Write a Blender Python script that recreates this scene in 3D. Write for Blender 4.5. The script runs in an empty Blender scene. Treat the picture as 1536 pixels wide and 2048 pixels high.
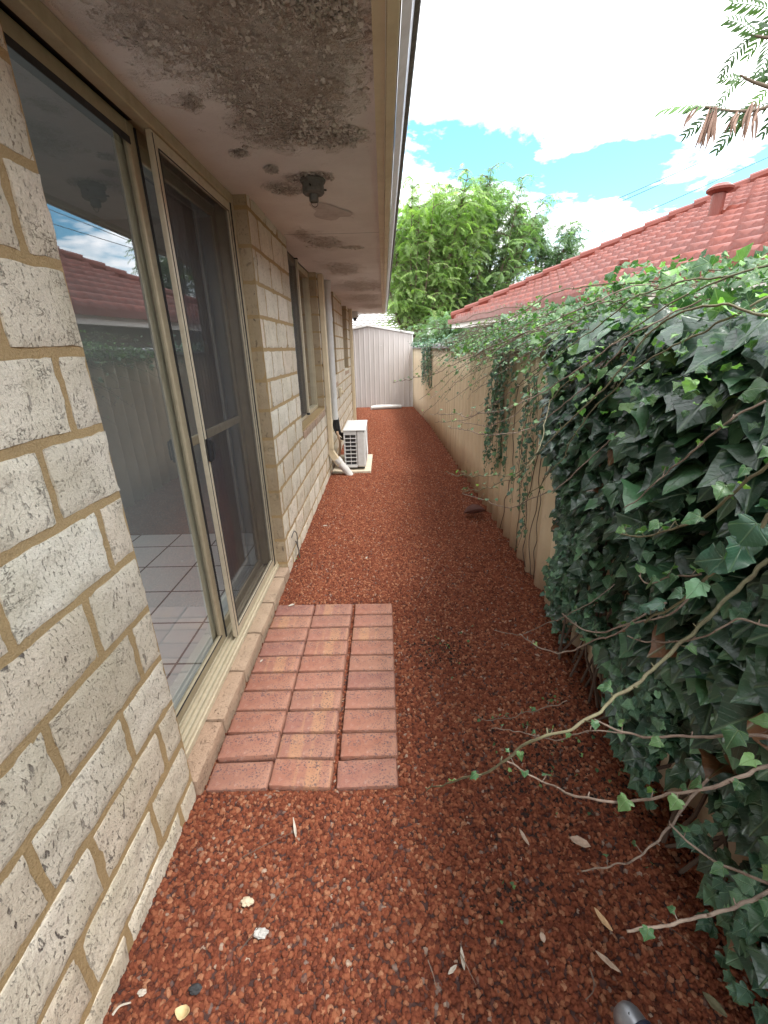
import bpy, math, random
import numpy as np
from mathutils import Vector, noise as mn
random.seed(7); RNG = np.random.default_rng(7)
R = math.radians
S = bpy.context.scene
COL = S.collection

# ------------------------------------------------------------------ camera (solved from the photograph)
F, YAW, PITCH, ROLL, H = 857.8, -0.0061, 0.36504, -0.02156, 1.4455
cy_, sy_, cp_, sp_ = math.cos(YAW), math.sin(YAW), math.cos(PITCH), math.sin(PITCH)
FW = np.array([sy_*cp_, cy_*cp_, -sp_]); R0 = np.array([cy_, -sy_, 0.0]); U0 = np.cross(R0, FW)
RT = math.cos(ROLL)*R0+math.sin(ROLL)*U0; UP = -math.sin(ROLL)*R0+math.cos(ROLL)*U0
cam = bpy.data.objects.new('camera', bpy.data.cameras.new('camera')); COL.objects.link(cam)
from mathutils import Matrix
m = Matrix([[RT[i], UP[i], -FW[i]] for i in range(3)]).to_4x4(); m.translation = (0, 0, H)
cam.matrix_world = m
cam.data.sensor_fit = 'HORIZONTAL'; cam.data.sensor_width = 36; cam.data.lens = F*36/1536
cam.data.clip_start = 0.02; cam.data.clip_end = 3000
S.camera = cam
S.render.resolution_x = 768; S.render.resolution_y = 1024

# ------------------------------------------------------------------ node helper
class NT:
    def __init__(s, tree): s.t = tree; s.t.nodes.clear()
    def n(s, typ, ins=None, out=0, **props):
        nd = s.t.nodes.new(typ)
        for k, v in props.items(): setattr(nd, k, v)
        for k, v in (ins or {}).items():
            i = nd.inputs[k]
            if isinstance(v, bpy.types.NodeSocket): s.t.links.new(v, i)
            else: i.default_value = v
        return nd.outputs[out] if out is not None else nd
    def math(s, op, a, b=0.0, c=None, clamp=False):
        ins = {0: a, 1: b}
        if c is not None: ins[2] = c
        return s.n('ShaderNodeMath', ins, operation=op, use_clamp=clamp)
    def noise(s, vec, scale, detail=3, rough=.55, dist=0):
        return s.n('ShaderNodeTexNoise', {'Vector': vec, 'Scale': scale, 'Detail': detail, 'Roughness': rough, 'Distortion': dist})
    def map(s, vec, scale=(1, 1, 1), loc=(0, 0, 0), rot=(0, 0, 0)):
        return s.n('ShaderNodeMapping', {'Vector': vec, 'Scale': scale, 'Location': loc, 'Rotation': rot})
    def ramp(s, f, stops, interp='LINEAR'):
        nd = s.t.nodes.new('ShaderNodeValToRGB'); s.t.links.new(f, nd.inputs[0]); cr = nd.color_ramp; cr.interpolation = interp
        while len(cr.elements) < len(stops): cr.elements.new(.5)
        for e, (p, c) in zip(cr.elements, stops):
            e.position = p; e.color = (c, c, c, 1) if isinstance(c, (int, float)) else (*c, 1)
        return nd.outputs[0]
    def mix(s, f, a, b, blend='MIX'):
        nd = s.t.nodes.new('ShaderNodeMix'); nd.data_type = 'RGBA'; nd.blend_type = blend
        for i, v in ((0, f), (6, a), (7, b)):
            if isinstance(v, bpy.types.NodeSocket): s.t.links.new(v, nd.inputs[i])
            else: nd.inputs[i].default_value = (*v, 1) if isinstance(v, tuple) and len(v) == 3 else v
        return nd.outputs[2]
    def attr(s, name, out='Fac'): return s.n('ShaderNodeAttribute', attribute_name=name, out=None).outputs[out]
    def bump(s, h, strength=.5, dist=.005, normal=None):
        ins = {'Height': h, 'Strength': strength, 'Distance': dist}
        if normal is not None: ins['Normal'] = normal
        return s.n('ShaderNodeBump', ins)
    def coord(s, k='Object'): return s.n('ShaderNodeTexCoord', out=None).outputs[k]
    def geo(s, k='Position'): return s.n('ShaderNodeNewGeometry', out=None).outputs[k]
    def princ(s, **kw):
        kw = {k.replace('_', ' '): v for k, v in kw.items()}
        return s.n('ShaderNodeBsdfPrincipled', {k: ((*v, 1) if k == 'Base Color' and isinstance(v, tuple) else v) for k, v in kw.items()})
    def out(s, sh, disp=None):
        o = s.t.nodes.new('ShaderNodeOutputMaterial'); s.t.links.new(sh, o.inputs[0])
def mat(name):
    m = bpy.data.materials.new(name); m.use_nodes = True; m.name = name
    return m, NT(m.node_tree)

# ------------------------------------------------------------------ sky, sun, exposure
SUN_EL, SUN_AZ = R(66), R(118)          # azimuth clockwise from +Y: sun on the right, a little behind the camera
w = bpy.data.worlds.new("World"); S.world = w; w.use_nodes = True
T = NT(w.node_tree)
sky = T.n('ShaderNodeTexSky', sky_type='NISHITA', sun_disc=False, sun_elevation=SUN_EL, sun_rotation=SUN_AZ, air_density=1.0, dust_density=.6, ozone_density=2.0)
d = T.coord('Generated')
sep = T.n('ShaderNodeSeparateXYZ', {0: d}, out=None)
zz = T.math('MAXIMUM', sep.outputs[2], 0.03)
pl = T.n('ShaderNodeCombineXYZ', {0: T.math('DIVIDE', sep.outputs[0], T.math('ADD', zz, .12)), 1: T.math('DIVIDE', sep.outputs[1], T.math('ADD', zz, .12)), 2: 0.0})
n1 = T.noise(T.map(pl, loc=(3.1, 1.7, 0)), 2.6, 8, .60, .2)
n2 = T.noise(d, 6.0, 5, .6)
# a clear lane low over the neighbouring roof, thick bright cloud above
el = T.math('ADD', sep.outputs[2], T.math('MULTIPLY', sep.outputs[0], .26))
band = T.math('MULTIPLY', T.math('SUBTRACT', el, .362), 21.0)
band = T.math('EXPONENT', T.math('MULTIPLY', T.math('MULTIPLY', band, band), -1.0))
fwd = T.math('MULTIPLY_ADD', sep.outputs[1], 3.0, -.6, clamp=True)
cl = T.math('ADD', n1, T.math('MULTIPLY', T.math('SUBTRACT', n2, .5), .45))
cl = T.math('ADD', cl, T.math('MULTIPLY_ADD', T.math('MULTIPLY', band, fwd), -.33, .20))
back = T.math('MULTIPLY_ADD', sep.outputs[0], -.10, 0.0)
cf = T.ramp(T.math('ADD', cl, back), [(.43, 0.0), (.52, .5), (.68, 1.0)])
cc = T.mix(T.ramp(n2, [(.35, 0.0), (.62, 1.0)]), (7.4, 7.7, 8.0), (10.2, 10.2, 10.2))
skyc = T.mix(cf, T.mix(1.0, sky, (.56, .90, .90), 'MULTIPLY'), cc)
bg = T.n('ShaderNodeBackground', {'Color': skyc, 'Strength': .12})
o = w.node_tree.nodes.new('ShaderNodeOutputWorld'); w.node_tree.links.new(bg, o.inputs[0])
sl = bpy.data.lights.new('sun', 'SUN'); sl.energy = 1.25; sl.angle = R(14); sl.color = (1, .96, .9)
sun = bpy.data.objects.new('sun', sl); COL.objects.link(sun)
sd = Vector((math.sin(SUN_AZ)*math.cos(SUN_EL), math.cos(SUN_AZ)*math.cos(SUN_EL), math.sin(SUN_EL)))
sun.rotation_euler = sd.to_track_quat('Z', 'Y').to_euler()
S.view_settings.view_transform = 'Standard'; S.view_settings.look = 'None'; S.view_settings.gamma = 1
S.view_settings.exposure = 2.05
S.cycles.max_bounces = 10; S.cycles.transparent_max_bounces = 24

# ------------------------------------------------------------------ geometry helpers
def ray(px, py): return FW+RT*(px-768)/F-UP*(py-1024)/F
def ax(px, py, x): d = ray(px, py); return d*(x/d[0])+[0, 0, H]
def ay(px, py, y): d = ray(px, py); return d*(y/d[1])+[0, 0, H]
def az(px, py, z): d = ray(px, py); return d*((z-H)/d[2])+[0, 0, H]
def tag(o, label=None, cat=None, group=None, kind=None):
    for k, v in (('label', label), ('category', cat), ('group', group), ('kind', kind)):
        if v: o[k] = v
    return o
def empty(name, loc, label, cat, group=None, kind=None):
    o = bpy.data.objects.new(name, None); COL.objects.link(o); o.location = loc; o.empty_display_size = .1
    return tag(o, label, cat, group, kind)
def npobj(name, V, Fc, m, parent=None, uv=None, attrs=None, smooth=False, fattrs=None):
    """V (n,3) world coords; Fc list of faces or (m,k) array"""
    V = np.asarray(V, float)
    me = bpy.data.meshes.new(name)
    if parent is not None:
        ploc = parent['wl'] if 'wl' in parent else np.array(parent.location)
        V = V-np.array(ploc)
    if isinstance(Fc, np.ndarray):
        k = Fc.shape[1]; nf = len(Fc)
        me.vertices.add(len(V)); me.vertices.foreach_set('co', V.astype(np.float32).ravel())
        me.loops.add(nf*k); me.loops.foreach_set('vertex_index', Fc.astype(np.int32).ravel())
        me.polygons.add(nf); me.polygons.foreach_set('loop_start', np.arange(0, nf*k, k, dtype=np.int32))
        me.update(calc_edges=True)
    else:
        me.from_pydata([tuple(v) for v in V], [], Fc)
    if uv is not None:      # per-vertex uv
        l = me.uv_layers.new(name='UVMap'); idx = np.empty(len(me.loops), np.int32); me.loops.foreach_get('vertex_index', idx)
        l.data.foreach_set('uv', np.asarray(uv, np.float32)[idx].ravel())
    for k_, a in (attrs or {}).items():
        at = me.attributes.new(k_, 'FLOAT', 'POINT'); at.data.foreach_set('value', np.asarray(a, np.float32))
    for k_, a in (fattrs or {}).items():
        at = me.attributes.new(k_, 'FLOAT', 'FACE'); at.data.foreach_set('value', np.asarray(a, np.float32))
    if smooth: me.polygons.foreach_set('use_smooth', [True]*len(me.polygons))
    me.validate()
    for mm in (m if isinstance(m, list) else [m]): me.materials.append(mm)
    o = bpy.data.objects.new(name, me); COL.objects.link(o)
    if parent is not None: o.parent = parent
    return o
class MB:
    """collects shapes, builds one mesh"""
    def __init__(s): s.v = []; s.f = []; s.a = []; s.fa = []
    def add(s, V, Fc, a=0.0):
        b = len(s.v); s.v += [tuple(v) for v in V]; s.f += [tuple(i+b for i in f) for f in Fc]; s.fa += [a]*len(Fc); return s
    def box(s, x0, x1, y0, y1, z0, z1, bev=0.0, a=0.0):
        if bev <= 0:
            V = [(x, y, z) for x in (x0, x1) for y in (y0, y1) for z in (z0, z1)]
            return s.add(V, [(0, 1, 3, 2), (4, 6, 7, 5), (0, 4, 5, 1), (2, 3, 7, 6), (0, 2, 6, 4), (1, 5, 7, 3)], a)
        V = []; ix = {}
        b = min(bev, (x1-x0)*.45, (y1-y0)*.45, (z1-z0)*.45)
        for sx in (0, 1):
            for sy in (0, 1):
                for sz in (0, 1):
                    for k in range(3):
                        c = [x1 if sx else x0, y1 if sy else y0, z1 if sz else z0]
                        for j, s_ in enumerate((sx, sy, sz)):
                            if j != k: c[j] += -b if s_ else b
                        ix[(sx, sy, sz, k)] = len(V); V.append(tuple(c))
        Fc = []
        for k in range(3):
            o1, o2 = [(1, 2), (0, 2), (0, 1)][k]
            for s0 in (0, 1):
                q = []
                for (a_, b_) in ((0, 0), (1, 0), (1, 1), (0, 1)):
                    c = [0, 0, 0]; c[k] = s0; c[o1] = a_; c[o2] = b_; q.append(ix[(*c, k)])
                Fc.append(tuple(q))
        for k in range(3):      # edges along axis k
            o1, o2 = [(1, 2), (0, 2), (0, 1)][k]
            for a_ in (0, 1):
                for b_ in (0, 1):
                    c0 = [0, 0, 0]; c0[o1] = a_; c0[o2] = b_; c1 = list(c0); c1[k] = 1
                    Fc.append((ix[(*c0, o1)], ix[(*c1, o1)], ix[(*c1, o2)], ix[(*c0, o2)]))
        for sx in (0, 1):
            for sy in (0, 1):
                for sz in (0, 1): Fc.append(tuple(ix[(sx, sy, sz, k)] for k in range(3)))
        return s.add(V, Fc, a)
    def tube(s, pts, rad, n=8, cap=True, a=0.0):
        V, Fc = tube_np(pts, rad, n)
        F2 = [tuple(f) for f in Fc]
        if cap:
            F2.append(tuple(range(n))[::-1]); F2.append(tuple(range(len(V)-n, len(V))))
        return s.add(V, F2, a)
    def lathe(s, prof, c, n=20, axis=2, a=0.0):
        """prof [(r,h)...] around axis through c"""
        V = []
        for r_, h_ in prof:
            for i in range(n):
                t = 2*math.pi*i/n; p = [r_*math.cos(t), r_*math.sin(t)]
                q = [0, 0, 0]; o1, o2 = [(1, 2), (0, 2), (0, 1)][axis]; q[o1] = p[0]; q[o2] = p[1]; q[axis] = h_
                V.append((q[0]+c[0], q[1]+c[1], q[2]+c[2]))
        Fc = [(j*n+i, j*n+(i+1) % n, (j+1)*n+(i+1) % n, (j+1)*n+i) for j in range(len(prof)-1) for i in range(n)]
        Fc += [tuple(range(n)), tuple(range(len(V)-n, len(V)))]
        return s.add(V, Fc, a)
    def build(s, name, m, parent=None, smooth=False, recalc=True):
        o = npobj(name, s.v, s.f, m, parent, smooth=smooth, fattrs={'rnd': s.fa})
        if recalc:
            import bmesh
            bm = bmesh.new(); bm.from_mesh(o.data); bmesh.ops.recalc_face_normals(bm, faces=bm.faces); bm.to_mesh(o.data); bm.free()
        return o
def tube_np(pts, rad, n=6):
    P = np.asarray(pts, float); k = len(P); r = np.broadcast_to(np.asarray(rad, float), (k,)) if np.ndim(rad) else np.full(k, rad)
    t = np.gradient(P, axis=0); t /= np.linalg.norm(t, axis=1)[:, None]+1e-9
    ref = np.array([0, 0, 1.0]) if abs(t[0][2]) < .9 else np.array([1.0, 0, 0])
    V = []
    for i in range(k):
        a = np.cross(t[i], ref); a /= np.linalg.norm(a)+1e-9; b = np.cross(t[i], a); ref = np.cross(a, t[i])
        for j in range(n):
            th = 2*math.pi*j/n; V.append(P[i]+r[i]*(a*math.cos(th)+b*math.sin(th)))
    Fc = np.array([(i*n+j, i*n+(j+1) % n, (i+1)*n+(j+1) % n, (i+1)*n+j) for i in range(k-1) for j in range(n)])
    return np.array(V), Fc
def smoothpath(pts, n=24):
    P = np.asarray(pts, float); k = len(P)
    if k < 3: return P[0]+(P[-1]-P[0])*np.linspace(0, 1, n)[:, None]
    Q = np.vstack([2*P[0]-P[1], P, 2*P[-1]-P[-2]]); out = []
    for t in np.linspace(0, k-1-1e-6, n):
        i = int(t); u = t-i; a, b, c, d_ = Q[i:i+4]
        out.append(.5*((2*b)+(-a+c)*u+(2*a-5*b+4*c-d_)*u*u+(-a+3*b-3*c+d_)*u**3))
    return np.array(out)
def nz(x, y, z, s=1.0): return mn.noise(Vector((x*s, y*s, z*s)))

# ------------------------------------------------------------------ materials
def simple(name, col, rough=.5, metal=0.0, dirt=.25, dscale=12, bump=.15, bscale=90, spec=.5, dcol=None):
    m, T = mat(name); c = T.coord()
    f = T.ramp(T.noise(c, dscale, 6, .65), [(.42, 0.0), (.72, 1.0)])
    dc = dcol or tuple(v*.55 for v in col)
    base = T.mix(T.math('MULTIPLY', f, dirt), col, dc)
    T.out(T.princ(Base_Color=base, Roughness=T.math('MULTIPLY_ADD', f, .2, rough, clamp=True), Metallic=metal, Specular_IOR_Level=spec,
                  Normal=T.bump(T.noise(c, bscale, 3), bump, .002)))
    return m
def brick_mat(name, cols, pitcol, pit=.6, blot=(.55, .45, .28)):
    m, T = mat(name); c = T.coord(); r = T.attr('rnd')
    base = T.ramp(r, [(i/(len(cols)-1), k) for i, k in enumerate(cols)])
    base = T.mix(T.ramp(T.noise(c, 5.5, 5, .6), [(.42, 0.0), (.75, .55)]), base, blot)
    fine = T.noise(c, 260, 2, .6)
    base = T.mix(T.ramp(fine, [(.35, .25), (.55, 0.0)]), base, tuple(v*.62 for v in cols[0]))
    base = T.mix(T.math('MULTIPLY', T.ramp(T.noise(T.map(c, loc=(2, 9, 4)), 17, 6, .7), [(.52, 0.0), (.7, 1.0)]), .35), base, tuple(v*.72 for v in cols[0]))
    # pits: short, elongated on the height of the brick; cracks along it
    v1 = T.noise(T.map(c, (1, 1, .36)), 62, 4, .62, .25); v2 = T.noise(T.map(c, (1, 1, 2.6), loc=(7, 3, 1)), 30, 4, .6, .5)
    msk = T.ramp(T.noise(c, 9, 2), [(.38, 0.0), (.6, 1.0)])
    p1 = T.math('MULTIPLY', T.ramp(v1, [(.615, 0.0), (.66, 1.0)]), T.math('MULTIPLY_ADD', msk, .7, .3))
    p2 = T.math('MULTIPLY', T.ramp(T.math('ABSOLUTE', T.math('SUBTRACT', v2, .5)), [(.0, 1.0), (.012, 0.0)]), T.ramp(T.noise(c, 14, 2), [(.55, 0.0), (.66, 1.0)]))
    sp = T.math('MULTIPLY', T.ramp(T.noise(T.map(c, (1, 1, .5)), 170, 3, .7), [(.595, 0.0), (.665, 1.0)]), .6)
    r2 = T.math('FRACT', T.math('MULTIPLY', r, 17.3)); p1 = T.math('MULTIPLY', p1, T.ramp(r2, [(.1, .35), (.7, 1.0)])); p2 = T.math('MULTIPLY', p2, T.ramp(r2, [(.3, 1.0), (.8, .0)])); sp = T.math('MULTIPLY', sp, T.ramp(T.noise(c, 6, 2), [(.3, .4), (.55, 1.0)]))
    p = T.math('MAXIMUM', p1, T.math('MAXIMUM', p2, sp))
    base = T.mix(T.math('MULTIPLY', p, pit), base, pitcol)
    h = T.math('SUBTRACT', T.math('ADD', T.math('MULTIPLY', fine, .35), T.math('MULTIPLY', T.noise(c, 60, 3, .6), .5)), T.math('MULTIPLY', p, .9))
    T.out(T.princ(Base_Color=base, Roughness=.93, Specular_IOR_Level=.15, Normal=T.bump(h, 1.0, .0065)))
    return m
M = {}
M['brick'] = brick_mat('cream_brick', [(.53, .455, .35), (.70, .635, .52), (.58, .51, .40), (.66, .56, .45), (.72, .665, .56), (.60, .53, .43)], (.085, .07, .065), .9, (.42, .37, .25))
M['brick_tan_unlit'] = brick_mat('unlit_tan_brick', [(.38, .30, .19), (.44, .35, .24), (.34, .27, .18)], (.09, .07, .06), .75, (.32, .24, .14))  # reveal bricks: tan, with their unlit tone in the colour
M['sillbrick'] = brick_mat('sill_brick', [(.40, .27, .19), (.42, .31, .22), (.37, .27, .20)], (.10, .06, .045), .7, (.33, .25, .18))
m_, T = mat('mortar'); c = T.coord()
b = T.mix(T.noise(c, 7, 4), (.42, .30, .155), (.34, .245, .135)); b = T.mix(T.ramp(T.noise(c, 300, 2), [(.4, .4), (.6, 0.0)]), b, (.28, .19, .09))
T.out(T.princ(Base_Color=b, Roughness=.95, Specular_IOR_Level=.1, Normal=T.bump(T.math('ADD', T.noise(c, 220, 3), T.noise(c, 40, 3)), .9, .004)))
M['mortar'] = m_
m_, T = mat('paver_clay'); c = T.coord(); oi = T.n('ShaderNodeObjectInfo', out=None).outputs['Random']; at = T.attr('rnd')
b = T.ramp(oi, [(0, (.235, .098, .066)), (.35, (.26, .118, .085)), (.7, (.21, .094, .074)), (1, (.275, .135, .09))])
b = T.mix(T.ramp(T.noise(c, 16, 4), [(.4, 0.0), (.7, .6)]), b, (.31, .17, .12))
sx = T.n('ShaderNodeSeparateXYZ', {0: c}, out=None).outputs[0]
st = T.ramp(T.math('ABSOLUTE', T.math('ADD', sx, T.math('MULTIPLY_ADD', T.math('FRACT', T.math('MULTIPLY', oi, 7.31)), .13, -.065))), [(.0, 1.0), (.022, 1.0), (.030, 0.0), (.055, 0.0), (.062, .8), (.072, .0)])
b = T.mix(T.math('MULTIPLY', T.math('MULTIPLY', T.math('MULTIPLY', st, .8), at), T.math('MULTIPLY_ADD', T.noise(c, 30, 3), .8, .2)), b, (.36, .20, .11))
spk = T.math('MULTIPLY', T.ramp(T.noise(T.n('ShaderNodeVectorMath', {0: c, 1: T.n('ShaderNodeCombineXYZ', {0: T.math('MULTIPLY', oi, 37.0)})}, operation='ADD'), 150, 2.5, .6), [(.55, 0.0), (.59, 1.0)]), T.ramp(T.noise(T.map(c, loc=(3, 8, 2)), 13, 3), [(.38, .15), (.6, 1.0)]))
b = T.mix(T.math('MULTIPLY', spk, .85), b, (.07, .055, .065))
b = T.mix(T.ramp(T.noise(T.map(c, loc=(9, 1, 2)), 24, 5, .7), [(.60, 0.0), (.8, .5)]), b, (.46, .37, .32))
T.out(T.princ(Base_Color=b, Roughness=.8, Specular_IOR_Level=.25, Normal=T.bump(T.math('SUBTRACT', T.noise(c, 240, 3), spk), .6, .0025)))
M['paver'] = m_
m_, T = mat('scoria'); c = T.coord(); oi = T.n('ShaderNodeObjectInfo', out=None).outputs['Random']
b = T.ramp(oi, [(0, (.085, .026, .020)), (.2, (.165, .044, .026)), (.6, (.255, .074, .040)), (.86, (.35, .128, .068)), (.955, (.48, .24, .14)), (.98, (.10, .07, .075)), (1, (.52, .40, .31))])
b = T.mix(T.ramp(T.noise(c, 2.2, 4, .6), [(.4, 0.0), (.7, .45)]), b, (.34, .12, .055))
T.out(T.princ(Base_Color=b, Roughness=.92, Specular_IOR_Level=.15, Normal=T.bump(T.noise(c, 6, 4, .7), .6, .08)))
M['scoria'] = m_
m_, T = mat('gravel_bed'); c = T.coord()
v = T.n('ShaderNodeTexVoronoi', {'Vector': c, 'Scale': 75.0}, out=None)
b = T.mix(v.outputs['Color'], (.07, .025, .018), (.13, .042, .026)); b = T.mix(T.ramp(v.outputs['Distance'], [(.2, 0.0), (.6, .9)]), b, (.03, .012, .010))
T.out(T.princ(Base_Color=b, Roughness=.9, Normal=T.bump(v.outputs['Distance'], -1.0, .01)))
M['bed'] = m_
M['soil'] = simple('soil', (.13, .10, .07), .95, dirt=.5, dscale=3, bump=.6, bscale=30)
M['alu'] = simple('champagne_aluminium', (.43, .36, .24), .42, .25, .25, 25, .1, dcol=(.25, .20, .13))
M['alu_lt'] = simple('pale_aluminium', (.56, .49, .36), .4, .2, .3, 30, .1, dcol=(.33, .27, .18))
M['black'] = simple('black_rubber', (.015, .015, .017), .6, dirt=.1)
M['white'] = simple('white_enamel', (.54, .54, .53), .45, 0, .35, 18, .08, dcol=(.38, .35, .30))
M['pvc'] = simple('white_pvc', (.52, .51, .49), .4, 0, .45, 14, .05, dcol=(.40, .38, .36))
M['cream'] = simple('cream_paint', (.60, .50, .34), .5, 0, .35, 10, .1, dcol=(.38, .30, .19))
M['concrete'] = simple('concrete', (.50, .43, .33), .9, 0, .5, 9, .5, 120)
M['duct_dark'] = simple('dark_grille', (.05, .045, .045), .6)
M['gutter_skylit'] = simple('gutter_skylit_paint', (.68, .68, .70), .35, 0, .35, 22, .12, 60, dcol=(.45, .42, .40))  # bluish white puts the sky light on the gutter face into its colour
M['brown'] = simple('gutter_brown', (.16, .10, .08), .4, 0, .2)
M['gut_red'] = simple('gutter_red', (.20, .07, .055), .4, 0, .2)
M['whitepaint'] = simple('white_paint', (.74, .73, .70), .5, 0, .2)
M['grey'] = simple('aged_grey', (.15, .145, .13), .6, .3, .7, 40, .3, dcol=(.06, .055, .045))
M['wire'] = simple('cable', (.02, .02, .022), .6)
def leafmat(name, c0, c1, vein, rough=.42, spec=.5, trans=.12, veinw=1.0, dead=None):
    m, T = mat(name); r = T.attr('rnd'); uv = T.n('ShaderNodeUVMap', uv_map='UVMap')
    s = T.n('ShaderNodeSeparateXYZ', {0: uv}, out=None); x = T.math('ABSOLUTE', s.outputs[0]); y = s.outputs[1]
    def line(ax_, ay_, w_):
        L = math.hypot(ax_, ay_)
        dd = T.math('ABSOLUTE', T.math('SUBTRACT', T.math('MULTIPLY', x, ay_/L), T.math('MULTIPLY', y, ax_/L)))
        return T.ramp(dd, [(0.0, 1.0), (w_, 0.0)])
    v = T.math('MAXIMUM', line(0, 1, .035*veinw), T.math('MAXIMUM', line(.52, .40, .028*veinw), line(.40, -.05, .022*veinw)))
    side = T.ramp(T.math('ABSOLUTE', T.math('SINE', T.math('MULTIPLY', T.math('SUBTRACT', y, T.math('MULTIPLY', x, .8)), 24.0))), [(0.0, .45), (.14, 0.0)])
    v = T.math('MAXIMUM', v, side)
    rc = T.ramp(r, [(0.0, tuple(k*.8 for k in c0)), (.45, c0), (.8, c1), (.90, tuple(min(1, k*1.9) for k in c1))] + ([(.975, dead)] if dead else []))
    b = T.mix(T.math('MULTIPLY', v, .55), rc, vein)
    b = T.mix(T.ramp(T.noise(T.geo(), 60, 3), [(.5, 0.0), (.8, .35)]), b, tuple(k*.6 for k in c0))
    p = T.princ(Base_Color=b, Roughness=rough, Specular_IOR_Level=spec, Normal=T.bump(T.math('ADD', T.math('MULTIPLY', v, -1.0), T.math('MULTIPLY', T.noise(T.geo(), 90, 2), .8)), .5, .003))
    tr = T.n('ShaderNodeBsdfTranslucent', {'Color': T.mix(1.0, b, (1.5, 2.0, .6), 'MULTIPLY')})
    T.out(T.n('ShaderNodeMixShader', {0: trans, 1: p, 2: tr}))
    return m
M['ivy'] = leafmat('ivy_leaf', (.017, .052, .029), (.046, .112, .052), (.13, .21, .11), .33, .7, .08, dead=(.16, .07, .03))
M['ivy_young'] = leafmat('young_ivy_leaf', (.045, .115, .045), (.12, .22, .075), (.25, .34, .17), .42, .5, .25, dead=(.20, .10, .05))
M['ivy_small'] = leafmat('small_ivy_leaf', (.035, .10, .06), (.09, .18, .10), (.18, .28, .17), .4, .55, .15)
M['frond'] = leafmat('bright_frond', (.155, .24, .085), (.25, .335, .13), (.3, .38, .15), .5, .4, .4)
M['frond_dark'] = leafmat('deep_frond', (.09, .16, .085), (.14, .22, .11), (.16, .24, .12), .45, .45, .3)
M['frond_mid'] = leafmat('mid_frond', (.13, .21, .095), (.21, .30, .13), (.24, .33, .15), .5, .4, .38)
M['frond_near'] = leafmat('near_frond', (.03, .07, .025), (.07, .14, .04), (.12, .2, .07), .4, .5, .25)
M['stem'] = simple('green_stem', (.14, .13, .07), .75, 0, .8, 45, .6, dcol=(.09, .065, .045))
M['stem_pale'] = simple('pale_stem', (.20, .15, .115), .75, 0, .9, 45, .6, dcol=(.085, .05, .04))
M['bark'] = simple('bark', (.13, .10, .07), .9, 0, .5, 12, .6, 60)
M['twig'] = simple('twig', (.09, .06, .045), .85)
m_, T = mat('window_glass'); lw = T.n('ShaderNodeFresnel', {'IOR': 1.62})
g = T.n('ShaderNodeBsdfGlossy', {'Color': (.95, .97, 1, 1), 'Roughness': .0}); tr = T.n('ShaderNodeBsdfTransparent', {'Color': (.70, .75, .75, 1)})
T.out(T.n('ShaderNodeMixShader', {0: T.math('MULTIPLY', lw, 1.75, clamp=True), 1: tr, 2: g}))
M['glass'] = m_
m_, T = mat('fly_screen_mesh'); c = T.coord()
dif = T.princ(Base_Color=(.035, .036, .042), Roughness=.6, Specular_IOR_Level=.3)
holes = T.ramp(T.noise(c, 4, 3), [(.3, .42), (.7, .55)])
T.out(T.n('ShaderNodeMixShader', {0: holes, 1: dif, 2: T.n('ShaderNodeBsdfTransparent')}))
M['screen'] = m_
m_, T = mat('floor_tile'); c = T.coord()
br = T.n('ShaderNodeTexBrick', {'Vector': c, 'Color1': (.86, .87, .86, 1), 'Color2': (.80, .81, .80, 1), 'Mortar': (.2, .2, .2, 1), 'Scale': 1.0, 'Mortar Size': .006, 'Brick Width': .33, 'Row Height': .33}, offset=0.0)
T.out(T.princ(Base_Color=br, Roughness=.25)); M['tile'] = m_
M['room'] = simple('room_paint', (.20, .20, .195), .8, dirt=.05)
m_, T = mat('roof_tile'); c = T.coord(); r = T.attr('rnd')
b = T.ramp(r, [(0, (.155, .036, .024)), (.5, (.20, .050, .033)), (1, (.165, .048, .036))]); b = T.mix(T.ramp(T.noise(c, 3, 6, .7), [(.45, 0.0), (.8, .5)]), b, (.155, .07, .06))
b = T.mix(T.ramp(T.noise(c, 30, 4, .7), [(.55, 0.0), (.75, .4)]), b, (.10, .035, .03))
T.out(T.princ(Base_Color=b, Roughness=.40, Specular_IOR_Level=.25, Normal=T.bump(T.noise(c, 50, 3), .2, .004))); M['rtile'] = m_
m_, T = mat('grey_roof_tile'); c = T.coord()
T.out(T.princ(Base_Color=T.mix(T.noise(c, 4, 4), (.07, .06, .055), (.13, .11, .10)), Roughness=.7)); M['gtile'] = m_
m_, T = mat('fence_sheet'); c = T.coord()
b = T.mix(T.ramp(T.noise(T.map(c, (1, 1, .3)), 4, 5, .65), [(.45, 0.0), (.8, .8)]), (.68, .57, .40), (.50, .40, .27))
b = T.mix(T.ramp(T.noise(T.map(c, loc=(5, 2, 1)), 14, 6, .75), [(.58, 0.0), (.74, .6)]), b, (.40, .34, .25))
sz = T.n('ShaderNodeSeparateXYZ', {0: T.geo()}, out=None).outputs[2]
b = T.mix(T.math('MULTIPLY', T.ramp(sz, [(0.0, .7), (.16, 0.0)]), T.noise(c, 20, 3)), b, (.38, .17, .09))     # red dust splashed on the foot
T.out(T.princ(Base_Color=b, Roughness=.62, Specular_IOR_Level=.35, Normal=T.bump(T.noise(c, 60, 4), .25, .003))); M['fence'] = m_
m_, T = mat('soffit_sheet'); c = T.coord(); pa = T.attr('peel')
nn = T.noise(c, 26, 7, .72, .3)
pm = T.ramp(T.math('ADD', pa, T.math('MULTIPLY', T.math('SUBTRACT', nn, .5), 2.2)), [(.47, 0.0), (.52, 1.0)])
halo = T.ramp(T.math('ADD', pa, T.math('MULTIPLY', T.math('SUBTRACT', T.noise(c, 9, 6, .65), .5), 1.3)), [(.2, 0.0), (.65, .75)])
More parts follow.
